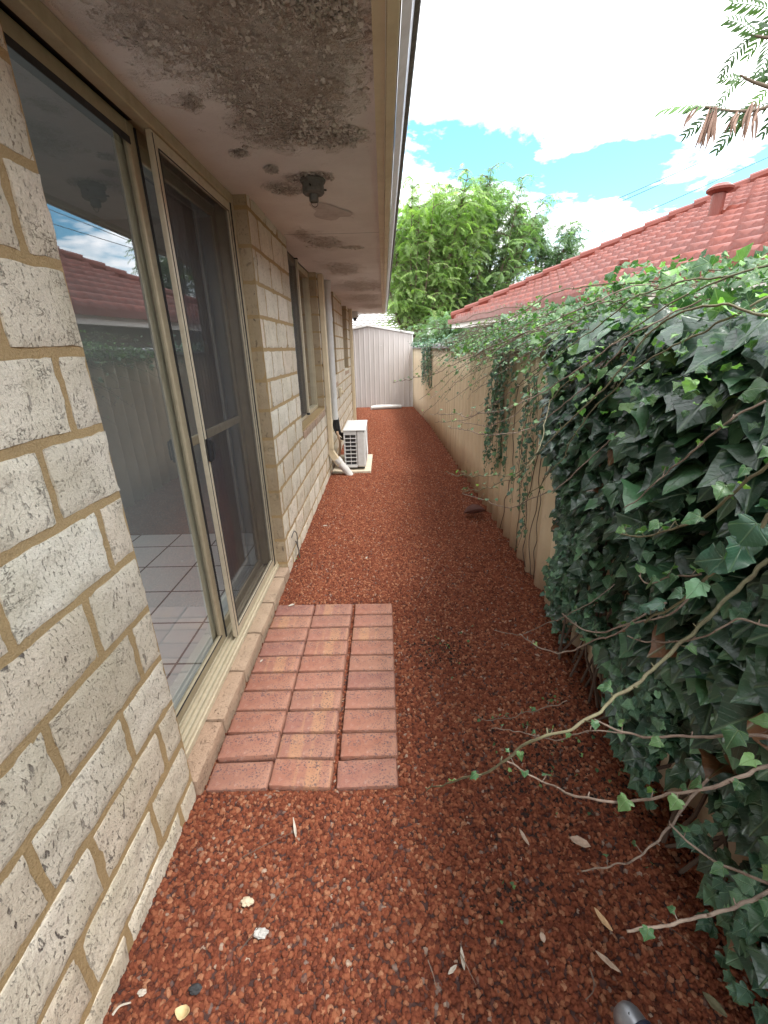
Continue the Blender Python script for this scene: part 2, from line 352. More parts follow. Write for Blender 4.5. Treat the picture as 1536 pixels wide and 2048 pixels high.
b = T.mix(T.ramp(T.noise(c, 4, 6, .6), [(.35, 0.0), (.75, .7)]), (.72, .67, .65), (.57, .51, .49))
b = T.mix(halo, b, (.60, .52, .47)); b = T.mix(T.ramp(T.noise(c, 120, 3, .7), [(.62, 0.0), (.74, .5)]), b, (.28, .23, .20))
bare = T.mix(T.ramp(T.noise(c, 12, 5, .65), [(.35, 0.0), (.65, 1.0)]), (.66, .60, .56), (.50, .41, .355)); bare = T.mix(T.ramp(T.noise(c, 34, 6, .72), [(.5, 0.0), (.66, .75)]), bare, (.30, .235, .20))
b = T.mix(pm, b, bare)
T.out(T.princ(Base_Color=b, Roughness=.85, Specular_IOR_Level=.2, Normal=T.bump(T.math('ADD', T.math('MULTIPLY', T.math('SUBTRACT', 1.0, pm), 1.0), T.math('MULTIPLY', nn, T.math('MULTIPLY_ADD', halo, 3.0, .1))), 1.0, .013)))
M['soffit'] = m_
M['flake'] = simple('paint_flake', (.50, .45, .41), .9, 0, .9, 9, .2, dcol=(.35, .29, .25))
m_, T = mat('shed_sheet'); c = T.coord()
T.out(T.princ(Base_Color=T.mix(T.ramp(T.noise(T.map(c, (1, 1, .3)), 3, 5), [(.4, 0.0), (.8, 1.0)]), (.50, .46, .44), (.42, .38, .35)), Roughness=.45)); M['shed'] = m_

# ------------------------------------------------------------------ ground
def grid(x0, x1, y0, y1, dx, dy, zf):
    xs = np.linspace(x0, x1, max(2, int(round((x1-x0)/dx))+1)); ys = np.linspace(y0, y1, max(2, int(round((y1-y0)/dy))+1))
    X, Y = np.meshgrid(xs, ys); Z = np.array([[zf(a, b_) for a in xs] for b_ in ys]); V = np.stack([X, Y, Z], -1).reshape(-1, 3)
    nx, ny = len(xs), len(ys); i = np.arange(ny-1)[:, None]*nx+np.arange(nx-1)[None]; i = i.ravel()
    return V, np.stack([i, i+1, i+nx+1, i+nx], 1)
V, Fc = grid(-400, 400, -200, 900, 100, 100, lambda a, b_: -.08)
tag(npobj('ground', V, Fc, M['soil']), kind='structure')
def fence_x(y): return .953 if y < 4 else (.953-.055*(y-4)/4.6 if y < 8.6 else .898-.124*(y-8.6)/2.7)
def gz(x, y):
    z = -.022+.006*nz(x, y, 0, 3)+.008*nz(x, y, 4, .8)
    if -.70 < x < .06 and 1.05 < y < 2.28: z -= .012
    if y < 1.07 and x < .05: z += .010
    return z
V, Fc = grid(-.72, 1.02, -1.2, 11.7, .04, .04, gz)
bed = npobj('gravel_bed', V, Fc, M['bed'], smooth=True); tag(bed, kind='stuff', label='red brown scoria gravel covering the side path', cat='gravel')
stones = bpy.data.collections.new('stone_shapes')
for k in range(7):
    import bmesh
    bm = bmesh.new(); bmesh.ops.create_icosphere(bm, subdivisions=2, radius=1)
    sc = (1, random.uniform(.72, .95), random.uniform(.6, .88))
    for v in bm.verts:
        n_ = v.co.normalized(); q = 1+.38*mn.noise(n_*1.3+Vector((k*5.1, 0, 0)))+.16*mn.noise(n_*3.1+Vector((k*3.7, 2, 0)))
        v.co = Vector((n_[0]*sc[0], n_[1]*sc[1], n_[2]*sc[2]))*q
    me = bpy.data.meshes.new('stone'); bm.to_mesh(me); bm.free(); me.materials.append(M['scoria'])
    me.polygons.foreach_set('use_smooth', [k % 2 == 0]*len(me.polygons))
    stones.objects.link(bpy.data.objects.new('stone_shape', me))
def scatter(obj, coll, dens, smin, smax, seed=1, keep=True):
    ng = bpy.data.node_groups.new('scatter', 'GeometryNodeTree')
    ng.interface.new_socket('Geometry', in_out='INPUT', socket_type='NodeSocketGeometry'); ng.interface.new_socket('Geometry', in_out='OUTPUT', socket_type='NodeSocketGeometry')
    N = ng.nodes.new; L = ng.links.new
    gi, go = N('NodeGroupInput'), N('NodeGroupOutput'); dp = N('GeometryNodeDistributePointsOnFaces'); dp.inputs['Density'].default_value = dens; dp.inputs['Seed'].default_value = seed
    ci = N('GeometryNodeCollectionInfo'); ci.inputs['Collection'].default_value = coll; ci.inputs['Separate Children'].default_value = True; ci.inputs['Reset Children'].default_value = True
    ip = N('GeometryNodeInstanceOnPoints'); ip.inputs['Pick Instance'].default_value = True
    rr = N('FunctionNodeRandomValue'); rr.data_type = 'FLOAT_VECTOR'; rr.inputs[1].default_value = (6.3, 6.3, 6.3); rr.inputs[0].default_value = (0, 0, 0)
    rs = N('FunctionNodeRandomValue'); rs.data_type = 'FLOAT'; rs.inputs[2].default_value = smin; rs.inputs[3].default_value = smax
    jg = N('GeometryNodeJoinGeometry')
    L(gi.outputs[0], dp.inputs['Mesh']); L(dp.outputs['Points'], ip.inputs['Points']); L(ci.outputs[0], ip.inputs['Instance']); L(rr.outputs[0], ip.inputs['Rotation']); L(rs.outputs[1], ip.inputs['Scale'])
    L(ip.outputs[0], jg.inputs[0]); L(gi.outputs[0], jg.inputs[0]); L(jg.outputs[0], go.inputs[0])
    md = obj.modifiers.new('scatter', 'NODES'); md.node_group = ng
scatter(bed, stones, 16500, .0045, .0112)

# ------------------------------------------------------------------ the brick house
XW = -.684; ZS = 2.195; CH = .172; ZB = .075
house = empty('brick_house', (XW, 0, 0), 'cream brick house with sliding door, peeling eaves and gutter along the left of the path', 'house')
openings = [(1.058, 2.636, -.05, 3), (3.60, 5.05, .83, 3), (5.85, 6.68, 1.03, 3), (7.95, 8.90, 1.10, 3)]
def rough_box(V, Fc, A, x0, x1, y0, y1, z0, z1, step, jit, bev, aval, faces='xyz'):
    """brick with wobbling skin: front (+x), both ends (y), top and bottom"""
    ny = max(2, int((y1-y0)/step)+1); nzz = max(2, int((z1-z0)/step)+1); nx = max(2, int((x1-x0)/step)+1)
    def push(P):
        # round the edges, then wobble
        p = np.array(P)
        ex = min(x1-p[0], 1); ey = min(p[1]-y0, y1-p[1]); ez = min(p[2]-z0, z1-p[2])
        s_ = sorted([ex, ey, ez])
        if s_[1] < bev:
            c_ = np.array([(x0+x1)/2, (y0+y1)/2, (z0+z1)/2]); q = (bev-s_[1])*.45
            for a_, e_ in enumerate((ex, ey, ez)):
                if e_ < bev: p[a_] += q*np.sign(c_[a_]-p[a_])
        v = Vector(P)
        j = mn.noise_vector(v*55)*jit*.6+mn.noise_vector(v*18)*jit*.8
        return (p[0]+j[0], p[1]+j[1]*.9, p[2]+j[2]*.9)
    def patch(fn, nu, nv):
        b = len(V)
        for j in range(nv+1):
            for i in range(nu+1): V.append(push(fn(i/nu, j/nv)))
        for j in range(nv):
            for i in range(nu):
                k = b+j*(nu+1)+i; Fc.append((k, k+1, k+nu+2, k+nu+1)); A.append(aval)
    lu = lambda a, b_, t: a+(b_-a)*t
    patch(lambda u, v: (x1, lu(y0, y1, u), lu(z0, z1, v)), ny, nzz)
    patch(lambda u, v: (lu(x0, x1, 1-u), y1, lu(z0, z1, v)), nx, nzz)
    patch(lambda u, v: (lu(x0, x1, u), y0, lu(z0, z1, v)), nx, nzz)
    patch(lambda u, v: (x1-(x1-x0)*v, lu(y0, y1, u), z1), ny, nx)
    patch(lambda u, v: (lu(x0, x1, v), lu(y0, y1, u), z0), ny, nx)
V, Fc, A = [], [], []; VR, FR, AR = [], [], []
k = -1
mort = MB()
WALL_END = 9.75
for k in range(-1, 13):
    z0 = ZB+k*CH+.006; z1 = ZB+(k+1)*CH-.006
    if k == 12: z1 = ZS+.03
    zc = (z0+z1)/2
    off = (.955-.31*20) if k % 2 == 1 else (.840-.31*20)
    js = [off+.315*i for i in range(-1, 60)] if False else [(.955 if k % 2 == 1 else .840)+.31*i for i in range(-12, 32)]
    cuts = sorted([j for j in js if -2.2 < j < WALL_END])
    segs = []; prev = -2.2
    for j in cuts+[WALL_END]:
        if j-prev > .02: segs.append((prev, j))
        prev = j
    for (a, b_) in segs:
        parts = [(a, b_)]
        for (oa, ob, oz, _) in openings:
            if zc > oz:
                np_ = []
                for (p, q) in parts:
                    if q <= oa or p >= ob: np_.append((p, q)); continue
                    if p < oa: np_.append((p, oa+.006))
                    if q > ob: np_.append((ob-.006, q))
                parts = np_
        for (p, q) in parts:
            if q-p < .035: continue
            yc = (p+q)/2; near = yc < 1.3
            step = .018 if yc < 1.3 else (.03 if yc < 3.7 else .07)
            rough_box(V, Fc, A, XW-.10, XW+random.uniform(-.0015, .0015), p+.0075, q-.0075, z0+.0012, z1-.0012, step, .0045 if yc < 3.7 else .003, .009, random.random())
wall = npobj('wall', V, np.array(Fc), M['brick'], house, smooth=True, fattrs={'rnd': A})
# mortar bed behind the bricks, split round the openings
mo = MB()
def strip(y0, y1, z0, z1): mo.box(XW-.095, XW-.0055, y0, y1, z0, z1)
edges = [-2.2]+[v for o_ in openings for v in o_[:2]]+[WALL_END]
for i in range(0, len(edges), 2): strip(edges[i], edges[i+1]-(.002 if i+1 < len(edges)-1 else 0), -.12, ZS+.02)
for (oa, ob, oz, _) in openings: strip(oa-.002, ob, -.12, oz-.012)
mo.build('mortar', M['mortar'], house)
# tan reveals (unlit side of the bricks, its darker tone put into the colour): quoins lining the openings
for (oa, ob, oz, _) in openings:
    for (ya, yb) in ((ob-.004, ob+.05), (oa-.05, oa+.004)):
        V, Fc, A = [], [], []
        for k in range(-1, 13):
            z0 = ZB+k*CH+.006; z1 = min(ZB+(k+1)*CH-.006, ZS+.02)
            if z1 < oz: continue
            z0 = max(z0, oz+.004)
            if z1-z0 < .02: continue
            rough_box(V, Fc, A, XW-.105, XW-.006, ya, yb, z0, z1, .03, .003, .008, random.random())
        npobj('reveal', V, np.array(Fc), M['brick_tan_unlit'], house, smooth=True, fattrs={'rnd': A})
# inner wall and room behind the glass; far wall opening added to let sky light in
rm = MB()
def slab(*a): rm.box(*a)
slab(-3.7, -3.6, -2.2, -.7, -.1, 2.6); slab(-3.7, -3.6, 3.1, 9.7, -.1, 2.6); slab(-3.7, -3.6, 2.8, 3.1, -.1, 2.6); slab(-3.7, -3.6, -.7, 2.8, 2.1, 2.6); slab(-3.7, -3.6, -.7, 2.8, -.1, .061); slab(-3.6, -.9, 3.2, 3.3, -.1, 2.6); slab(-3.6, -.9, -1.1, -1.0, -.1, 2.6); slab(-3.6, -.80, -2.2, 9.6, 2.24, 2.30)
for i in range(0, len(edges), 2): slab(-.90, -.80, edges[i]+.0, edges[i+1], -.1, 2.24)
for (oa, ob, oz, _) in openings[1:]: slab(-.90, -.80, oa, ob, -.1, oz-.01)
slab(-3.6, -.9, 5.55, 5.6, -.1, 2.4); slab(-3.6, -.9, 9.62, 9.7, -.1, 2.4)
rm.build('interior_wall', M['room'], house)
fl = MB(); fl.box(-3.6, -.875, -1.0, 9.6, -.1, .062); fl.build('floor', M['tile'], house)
V = []; Fc = []      # curtain
for i in range(60):
    y = 2.25+i*.006; x = -.98+.018*math.sin(i*.9)
    V += [(x, y, .12), (x, y, 2.2)]
for i in range(59): Fc.append((2*i, 2*i+1, 2*i+3, 2*i+2))
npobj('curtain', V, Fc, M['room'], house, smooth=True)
# door sill bricks
sb = []; 
V, Fc, A = [], [], []
for i, (a, b_) in enumerate([(1.062, 1.325), (1.333, 1.612), (1.620, 1.902), (1.910, 2.195), (2.203, 2.50), (2.508, 2.64)]):
    rough_box(V, Fc, A, -.80, -.679, a, b_, -.06, .046, .02, .004, .008, i/6)
npobj('door_sill', V, np.array(Fc), M['sillbrick'], house, smooth=True, fattrs={'rnd': A})
# ---- sliding door
def sub(parent, name): 
    o = bpy.data.objects.new(name, None); COL.objects.link(o); o.parent = parent; o['wl'] = [0, 0, 0] if False else list(house.location); return o
door_frame = MB()
door_frame.box(-.800, -.757, 1.060, 2.634, 2.150, 2.194, .003)            # head, outer flange
door_frame.box(-.870, -.845, 1.060, 2.634, 2.130, 2.194, .003)
door_frame.box(-.845, -.800, 1.060, 2.634, 2.178, 2.194)
door_frame.box(-.870, -.757, 2.600, 2.632, .088, 2.149, .003)               # far jamb
door_frame.box(-.870, -.757, 1.062, 1.090, .088, 2.149, .003)
df = door_frame.build('sliding_door', M['alu'], house); df['wl'] = list(house.location)
tr_ = MB(); tr_.box(-.872, -.748, 1.060, 2.634, .048, .074, .002)
for xx in (-.868, -.846, -.822, -.800, -.777, -.757): tr_.box(xx-.002, xx+.003, 1.062, 2.632, .074, .092, .0008)
tr_.build('door_track', M['alu_lt'], df)
def sash(name, x, y0, y1, z0, z1, wv, wh, m, parent, dx=.011, mid=None):
    mb = MB(); mb.box(x-dx, x+dx, y0, y0+wv, z0, z1, .003); mb.box(x-dx, x+dx, y1-wv, y1, z0, z1, .003)
    mb.box(x-dx+.001, x+dx-.001, y0+wv, y1-wv, z1-wh, z1, .003); mb.box(x-dx+.001, x+dx-.001, y0+wv, y1-wv, z0, z0+wh, .003)
    if mid: mb.box(x-dx+.001, x+dx-.001, y0+wv, y1-wv, mid-.02, mid+.02, .003)
    o = mb.build(name, m, parent); return o
sash('sash_frame', -.834, 1.075, 1.800, .092, 2.160, .045, .05, M['alu'], df)
sash('sash_frame', -.858, 1.745, 2.600, .092, 2.135, .045, .05, M['alu'], df, .0095, mid=1.075)
seal = MB(); seal.box(-.822, -.819, 1.12, 1.757, 2.090, 2.111); seal.box(-.822, -.818, 1.797, 1.808, .10, 2.15); seal.box(-.822, -.819, 1.12, 1.757, .138, .143)
seal.box(-.765, -.761, 2.590, 2.601, .1, 2.15); seal.box(-.843, -.802, 1.09, 1.795, 2.168, 2.177)
seal.build('door_seal', M['black'], df)
gp = MB(); gp.add([(-.834, 1.11, .13), (-.834, 1.76, .13), (-.834, 1.76, 2.12), (-.834, 1.11, 2.12)], [(0, 1, 2, 3)]); gp.build('glass', M['glass'], df, recalc=False)
gp = MB(); gp.add([(-.858, 1.78, .13), (-.858, 2.56, .13), (-.858, 2.56, 2.09), (-.858, 1.78, 2.09)], [(0, 1, 2, 3)]); gp.build('glass', M['glass'], df, recalc=False)
sd_ = sash('screen_door', -.776, 1.800, 2.598, .096, 2.150, .036, .042, M['alu_lt'], house, .010); sd_['wl'] = list(house.location)
gp = MB(); gp.add([(-.776, 1.83, .13), (-.776, 2.57, .13), (-.776, 2.57, 2.12), (-.776, 1.83, 2.12)], [(0, 1, 2, 3)]); gp.build('fly_mesh', M['screen'], sd_, recalc=False)
gs = MB(); 
for (a, b_) in ((.138, 2.106),):
    gs.box(-.7655, -.7635, 1.8365, 1.8405, a, b_); gs.box(-.7655, -.7635, 2.558, 2.5615, a, b_)
gs.box(-.7655, -.7635, 1.8405, 2.558, 2.104, 2.108); gs.box(-.7655, -.7635, 1.8405, 2.558, .138, .142)
gs.box(-.7655, -.7635, 1.806, 1.808, .10, 2.14)
gs.build('screen_seal', M['black'], sd_)
hd = MB(); hd.box(-.765, -.748, 1.812, 1.836, 1.0, 1.10, .004); hd.tube([(-.742, 1.818, 1.01), (-.738, 1.822, 1.03), (-.738, 1.824, 1.075), (-.742, 1.82, 1.09)], .004, 6)
hd.build('screen_handle', M['black'], sd_)
# ---- windows
for wi, (oa, ob, oz, _) in enumerate(openings[1:]):
    mb = MB(); xo = -.775
    mb.box(xo-.045, xo+.012, oa+.006, oa+.035, oz+.03, 2.19, .003); mb.box(xo-.045, xo+.012, ob-.035, ob-.006, oz+.03, 2.19, .003)
    mb.box(xo-.045, xo+.010, oa+.035, ob-.035, 2.14, 2.19, .003); mb.box(xo-.045, xo+.014, oa+.006, ob-.006, oz-.004, oz+.030, .003)
    ym = (oa+ob)/2
    mb.box(xo-.035, xo+.006, ym-.02, ym+.02, oz+.031, 2.14, .003)
    wf = mb.build('window', M['alu'], house); wf['wl'] = list(house.location)
    g = MB(); g.add([(xo-.02, oa+.03, oz+.02), (xo-.02, ob-.03, oz+.02), (xo-.02, ob-.03, 2.16), (xo-.02, oa+.03, 2.16)], [(0, 1, 2, 3)]); g.build('pane', M['glass'], wf, recalc=False)
    if wi == 0:
        fs = MB(); fs.box(xo+.013, xo+.038, ym-.045, ym-.012, oz+.036, 2.185, .003); fs.box(xo+.013, xo+.028, oa+.01, oa+.03, oz+.036, 2.185, .003)
        fs.build('screen_frame', M['alu_lt'], wf)
        fs = MB(); fs.box(xo+.012, xo+.040, ym-.047, ym-.010, oz+.016, oz+.035, .003); fs.build('rubber_cap', M['black'], wf)
        fs = MB(); fs.box(xo+.0125, xo+.040, ym-.047, ym-.010, 2.186, 2.194); fs.build('rubber_cap', M['black'], wf)
        g = MB(); g.add([(xo+.02, oa+.03, oz+.03), (xo+.02, ym-.04, oz+.03), (xo+.02, ym-.04, 2.18), (xo+.02, oa+.03, 2.18)], [(0, 1, 2, 3)]); g.build('fly_mesh', M['screen'], wf, recalc=False)
    V, Fc, A = [], [], []; n_ = int(round((ob-oa)/.16)); ws = (ob-oa)/n_
    for i in range(n_): rough_box(V, Fc, A, -.78, XW+.006, oa+ws*i+.005, oa+ws*(i+1)-.005, oz-.075, oz-.008, .03, .003, .008, random.random())
    V = [(x, y, z-(x+.78)*.22) for x, y, z in V]
    npobj('sill', V, np.array(Fc), M['sillbrick'], wf, smooth=True, fattrs={'rnd': A})
# ---- soffit with peeling paint
PATCH = [(-.33, 1.42, .24, .20, 1.0), (-.30, 1.66, .17, .20, .95), (-.36, 1.93, .13, .12, .85), (-.22, 2.02, .12, .07, .85), (-.30, 1.22, .20, .16, 1.0), (-.12, 1.34, .07, .05, .7), (-.12, 2.00, .05, .04, .8),
         (-.33, 2.42, .10, .05, .55), (-.47, 2.55, .08, .08, .62), (-.57, 2.14, .03, .03, .7), (-.48, 2.30, .02, .03, .7), (-.42, 3.75, .10, .16, .72), (-.22, 3.9, .06, .05, .7), (-.55, 3.5, .05, .15, .6),
         (-.4, 4.9, .14, .3, .7), (-.25, 6.2, .25, .5, .62), (-.3, 7.6, .25, .5, .66), (-.2, 9.0, .2, .5, .6), (-.6, 1.75, .03, .05, .7), (-.61, 1.45, .025, .08, .7)]
def peel(x, y):
    v = 0
    for (a, b_, sx_, sy_, s_) in PATCH:
        q = ((x-a)/sx_)**2+((y-b_)/sy_)**2
        if q < 6: v = max(v, s_*math.exp(-q*.55)*1.05)
    return v
def sof_z(x, y): return ZS+.004*nz(x, y, 1, 2.2)
Va, Fa = grid(-.76, -.012, -1.6, 3.468, .022, .022, sof_z); Vb, Fb = grid(-.76, -.012, 3.474, 10.9, .03, .04, sof_z)
V = np.vstack([Va, Vb]); Fc = np.vstack([Fa, Fb+len(Va)])
so = npobj('soffit', V, Fc[:, ::-1], M['soffit'], house, attrs={'peel': [peel(a, b_)+.12*nz(a, b_, 3, 3) for a, b_, _ in V]}, smooth=True); so['wl'] = list(house.location)
mb = MB(); mb.box(-.76, -.012, -1.6, 10.9, ZS+.012, ZS+.03); mb.build('soffit_backing', M['black'], house)
V = []; Fc = []; A = []      # curled flakes of paint hanging from the sheet
rr = random.Random(3); cnt = 0
while cnt < 8500:
    a = rr.choice(PATCH[:11]) if rr.random() < .9 else rr.choice(PATCH)
    x = rr.gauss(a[0], a[2]*.85); y = rr.gauss(a[1], a[3]*.85)
    if not (-.69 < x < -.02): continue
    q = peel(x, y)+.55*nz(x, y, 7, 9)
    if not (.38 < q < 1.2) or rr.random() > .8: continue
    cnt += 1
    s_ = rr.uniform(.0014, .0046)*(1.7 if rr.random() < .12 else 1); th = rr.uniform(0, 6.283); L_ = s_*rr.uniform(.9, 2.0); curl = rr.uniform(.3, 1.9)
    b = len(V); ct, st_ = math.cos(th), math.sin(th)
    for j in range(4):
        t = j/3; ang = curl*t; px_ = L_*math.sin(ang)/max(curl, .1); pz_ = -L_*(1-math.cos(ang))/max(curl, .1)
        wd = s_*(1-.35*t*rr.uniform(.5, 1.3))*rr.uniform(.7, 1.2)
        for sgn in (-1, 1):
            V.append((x+px_*ct-sgn*wd*st_, y+px_*st_+sgn*wd*ct, ZS-.0035+pz_+rr.uniform(-.0008, .0008)))
    for j in range(3): Fc.append((b+2*j, b+2*j+1, b+2*j+3, b+2*j+2))
fk = npobj('paint_flakes', V, np.array(Fc), M['flake'], so, smooth=True); fk['kind'] = 'stuff'
V = []; Fc = []; cnt = 0        # larger blistered sheets curling off round the rims of the bare areas
while cnt < 1300:
    a = rr.choice(PATCH[:13]) if rr.random() < .92 else rr.choice(PATCH)
    x = rr.gauss(a[0], a[2]*1.1); y = rr.gauss(a[1], a[3]*1.1); q = peel(x, y)+.5*nz(x, y, 7, 9)
    if not (-.67 < x < -.04) or not (.28 < q < .78): continue
    cnt += 1; b = len(V); th = rr.uniform(-.8, .8)+(math.pi if rr.random() < .3 else 0)+math.pi/2; L_ = rr.uniform(.004, .013); wd = L_*rr.uniform(.3, .8); curl = rr.uniform(.4, 1.5); ct, st_ = math.cos(th), math.sin(th)
    for j in range(5):
        t = j/4; ang = curl*t; px_ = L_*math.sin(ang)/curl; pz_ = -L_*(1-math.cos(ang))/curl
        for i in range(4):
            u = (i/3-.5)*2*wd*(1-.6*t*rr.random())*(1+rr.uniform(-.4, .4)); V.append((x+(px_+rr.uniform(-.001, .001))*ct-u*st_, y+px_*st_+u*ct, ZS-.0032+pz_-abs(u)*.12*t+rr.uniform(-.0006, .0006)))
    for j in range(4):
        for i in range(3): Fc.append((b+4*j+i, b+4*j+i+1, b+4*j+i+5, b+4*j+i+4))
fk = npobj('paint_curls', V, np.array(Fc), simple('old_paint', (.60, .55, .51), .85, 0, .8, 12, .2, dcol=(.42, .36, .32)), so, smooth=True); fk['kind'] = 'stuff'
mb = MB()     # lumpy plaster repair beside the lamp base
V = []; Fc = []
for j in range(9):
    for i in range(25):
        t = 2*math.pi*i/24; rj = j/8; rr_ = (1+.22*math.sin(3*t+1)+.12*math.sin(5*t)); px_ = -.30+.10*rj*rr_*math.cos(t)+.02*rj*math.sin(t); py_ = 2.96+.17*rj*rr_*math.sin(t)
        V.append((px_, py_, ZS-.003-.0025*(1-rj**2)-.004*nz(px_, py_, 2, 22)*(1-rj)))
Fc = [(j*25+i, j*25+i+1, (j+1)*25+i+1, (j+1)*25+i) for j in range(8) for i in range(24)]
npobj('filler_patch', V, np.array(Fc), simple('filler', (.52, .46, .44), .9, 0, .9, 14, .3, dcol=(.36, .30, .28)), so, smooth=True)
# fascia and gutter
def extrude_y(prof, y0, y1, name, m, parent, closed=True):
    n = len(prof); V = [(x, y0, z) for x, z in prof]+[(x, y1, z) for x, z in prof]
    Fc = [(i, (i+1) % n, n+(i+1) % n, n+i) for i in range(n if closed else n-1)]
    if closed: Fc += [tuple(range(n)), tuple(range(n, 2*n))]
    mb = MB(); mb.add(V, Fc); return mb.build(name, m, parent)
extrude_y([(-.012, 2.176), (.020, 2.176), (.020, 2.34), (-.012, 2.34)], -1.6, 10.9, 'fascia', M['cream'], house)
gt = extrude_y([(.0215, 2.172), (.0245, 2.168), (.052, 2.176), (.058, 2.19), (.058, 2.30), (.022, 2.30)], -1.6, 10.6, 'gutter', M['cream'], house); gt['wl'] = list(house.location)
extrude_y([(.0585, 2.180), (.083, 2.196), (.092, 2.220), (.094, 2.285), (.088, 2.285), (.086, 2.225), (.0585, 2.19)], -1.6, 10.6, 'gutter_face', M['gutter_skylit'], gt)
extrude_y([(.0935, 2.221), (.106, 2.226), (.110, 2.236), (.108, 2.30), (.0945, 2.30)], -1.6, 10.6, 'gutter_lip', M['grey'], gt)
extrude_y([(.02, 2.168), (.0212, 2.168), (.0212, 2.171), (.02, 2.171)], -1.6, 10.6, 'gutter_edge', M['whitepaint'], gt)
# own roof above, so that light does not come through the ceiling
mb = MB(); mb.add([(.06, -2.2, 2.33), (.06, 10.9, 2.33), (-3.9, 10.9, 4.4), (-3.9, -2.2, 4.4), (.06, -2.2, 2.31), (.06, 10.9, 2.31), (-3.9, 10.9, 2.5), (-3.9, -2.2, 2.5)], [(0, 1, 2, 3), (4, 5, 6, 7), (0, 1, 5, 4), (1, 2, 6, 5), (3, 2, 6, 7), (0, 3, 7, 4)])
mb.build('roof', M['rtile'], house)
# downpipes
mb = MB(); mb.box(-.683, -.625, 5.10, 5.19, .30, 2.19, .008)
P0 = [(-.654, .30), (-.50, .10)]
V = [(-.683, 5.10, .31), (-.625, 5.10, .32), (-.625, 5.19, .32), (-.683, 5.19, .31), (-.683, 5.10, .25), (-.625, 5.10, .29), (-.625, 5.19, .29), (-.683, 5.19, .25), (-.585, 5.10, .10), (-.54, 5.10, .15), (-.54, 5.19, .15), (-.585, 5.19, .10)]
mb.add(V, [(0, 1, 5, 4), (1, 2, 6, 5), (2, 3, 7, 6), (3, 0, 4, 7), (4, 5, 9, 8), (5, 6, 10, 9), (6, 7, 11, 10), (7, 4, 8, 11), (8, 9, 10, 11)])
dp = mb.build('downpipe', M['cream'], house); dp['wl'] = list(house.location)
mb = MB(); mb.tube([(-.590, 5.145, .175), (-.54, 5.145, .11), (-.49, 5.145, .05), (-.44, 5.145, -.03)], .046, 16); mb.tube([(-.60, 5.145, .188), (-.565, 5.145, .142)], .053, 16)
mb.build('stormwater_stub', M['pvc'], dp, smooth=False)
mb = MB(); mb.box(-.683, -.615, 9.44, 9.52, -.05, 2.19, .008); mb.build('downpipe', M['cream'], house)

# ---- fittings on the house
lampb = empty('lamp_base', (-.315, 2.43, ZS-.004), 'dirty grey lamp holder without a bulb on the peeling eaves', 'light fitting')
mb = MB(); mb.lathe([(.0, .0), (.056, .0), (.060, -.008), (.056, -.016), (.050, -.018), (.050, -.022)], lampb.location, 28); mb.build('mounting_plate', M['grey'], lampb, smooth=False)
mb = MB(); mb.lathe([(.050, -.020), (.051, -.055), (.044, -.062), (.030, -.062), (.028, -.06)], lampb.location, 28)
mb.build('collar', M['grey'], lampb)
mb = MB(); mb.lathe([(.022, -.06), (.022, -.088), (.017, -.092), (.015, -.086)], lampb.location, 20); mb.build('socket', M['grey'], lampb)
L0 = lampb.location
for k in range(3):
    t = 2.1*k+.4; mb = MB(); mb.tube([(L0[0]+.05*math.cos(t), L0[1]+.05*math.sin(t), L0[2]-.038), (L0[0]+.064*math.cos(t), L0[1]+.064*math.sin(t), L0[2]-.038)], .004, 6); mb.build('screw', M['black'], lampb)
mb = MB(); mb.tube(smoothpath([(L0[0]-.012, L0[1], L0[2]-.088), (L0[0]-.01, L0[1]-.004, L0[2]-.105), (L0[0]+.004, L0[1], L0[2]-.112), (L0[0]+.016, L0[1]+.004, L0[2]-.1), (L0[0]+.014, L0[1], L0[2]-.088)], 12), .0012, 5)
mb.build('wire', M['black'], lampb)
sec = empty('sensor_light', (-.60, 10.15, 2.19), 'small white sensor light with black dome under the far end of the eaves', 'light fitting')
mb = MB(); mb.box(-.68, -.53, 10.08, 10.22, 2.07, 2.185, .01); mb.build('housing', M['white'], sec)
mb = MB(); mb.lathe([(.04, 0), (.04, -.03), (.03, -.055), (.01, -.065)], (-.60, 10.14, 2.07), 16); mb.build('dome', M['black'], sec)
cp = empty('pipe_duct', (-.645, 5.60, .55), 'round white pipe running up the brick wall between downpipe and air conditioner', 'pipe')
mb = MB(); mb.tube([(-.640, 5.60, .62), (-.640, 5.60, 2.10)], .040, 18); mb.build('duct', M['pvc'], cp)
for za, zb_ in ((1.76, 1.80), (2.08, 2.186), (.60, .66)): mb = MB(); mb.tube([(-.640, 5.60, za), (-.640, 5.60, zb_)], .045, 18); mb.build('joint', M['pvc'], cp)
mb = MB()
for k in range(5):
    mb.tube(smoothpath([(-.645+.01*k, 5.60, .62), (-.66+.02*k, 5.60, .50-.02*k), (-.60+.02*k, 5.62+.02*k, .36+.03*(k % 2)), (-.52, 5.66+.02*k, .32-.03*k)], 14), .010 if k % 2 else .014, 8)
mb.build('insulated_tubes', M['black'], cp)
mb = MB(); mb.tube(smoothpath([(-.62, 5.56, .45), (-.585, 5.53, .30), (-.60, 5.5, .14), (-.57, 5.48, .06)], 14), .016, 8); mb.build('copper_tube', simple('foam_tape', (.45, .30, .20), .8), cp)
ib = empty('isolator_box', (-.66, 6.75, .83), 'small cream isolator box on the wall above the air conditioner', 'switch box')
mb = MB(); mb.box(-.683, -.645, 6.68, 6.82, .77, .90, .008); mb.build('box', M['cream'], ib)
mb = MB(); mb.lathe([(.03, 0), (.028, .025), (.008, .028)], (-.645, 6.75, .83), 14, axis=0); mb.build('switch', M['cream'], ib)
wl = empty('wire_loop', (-.67, 2.88, 0), 'bent grey wire rising from the gravel against the brick wall', 'wire')
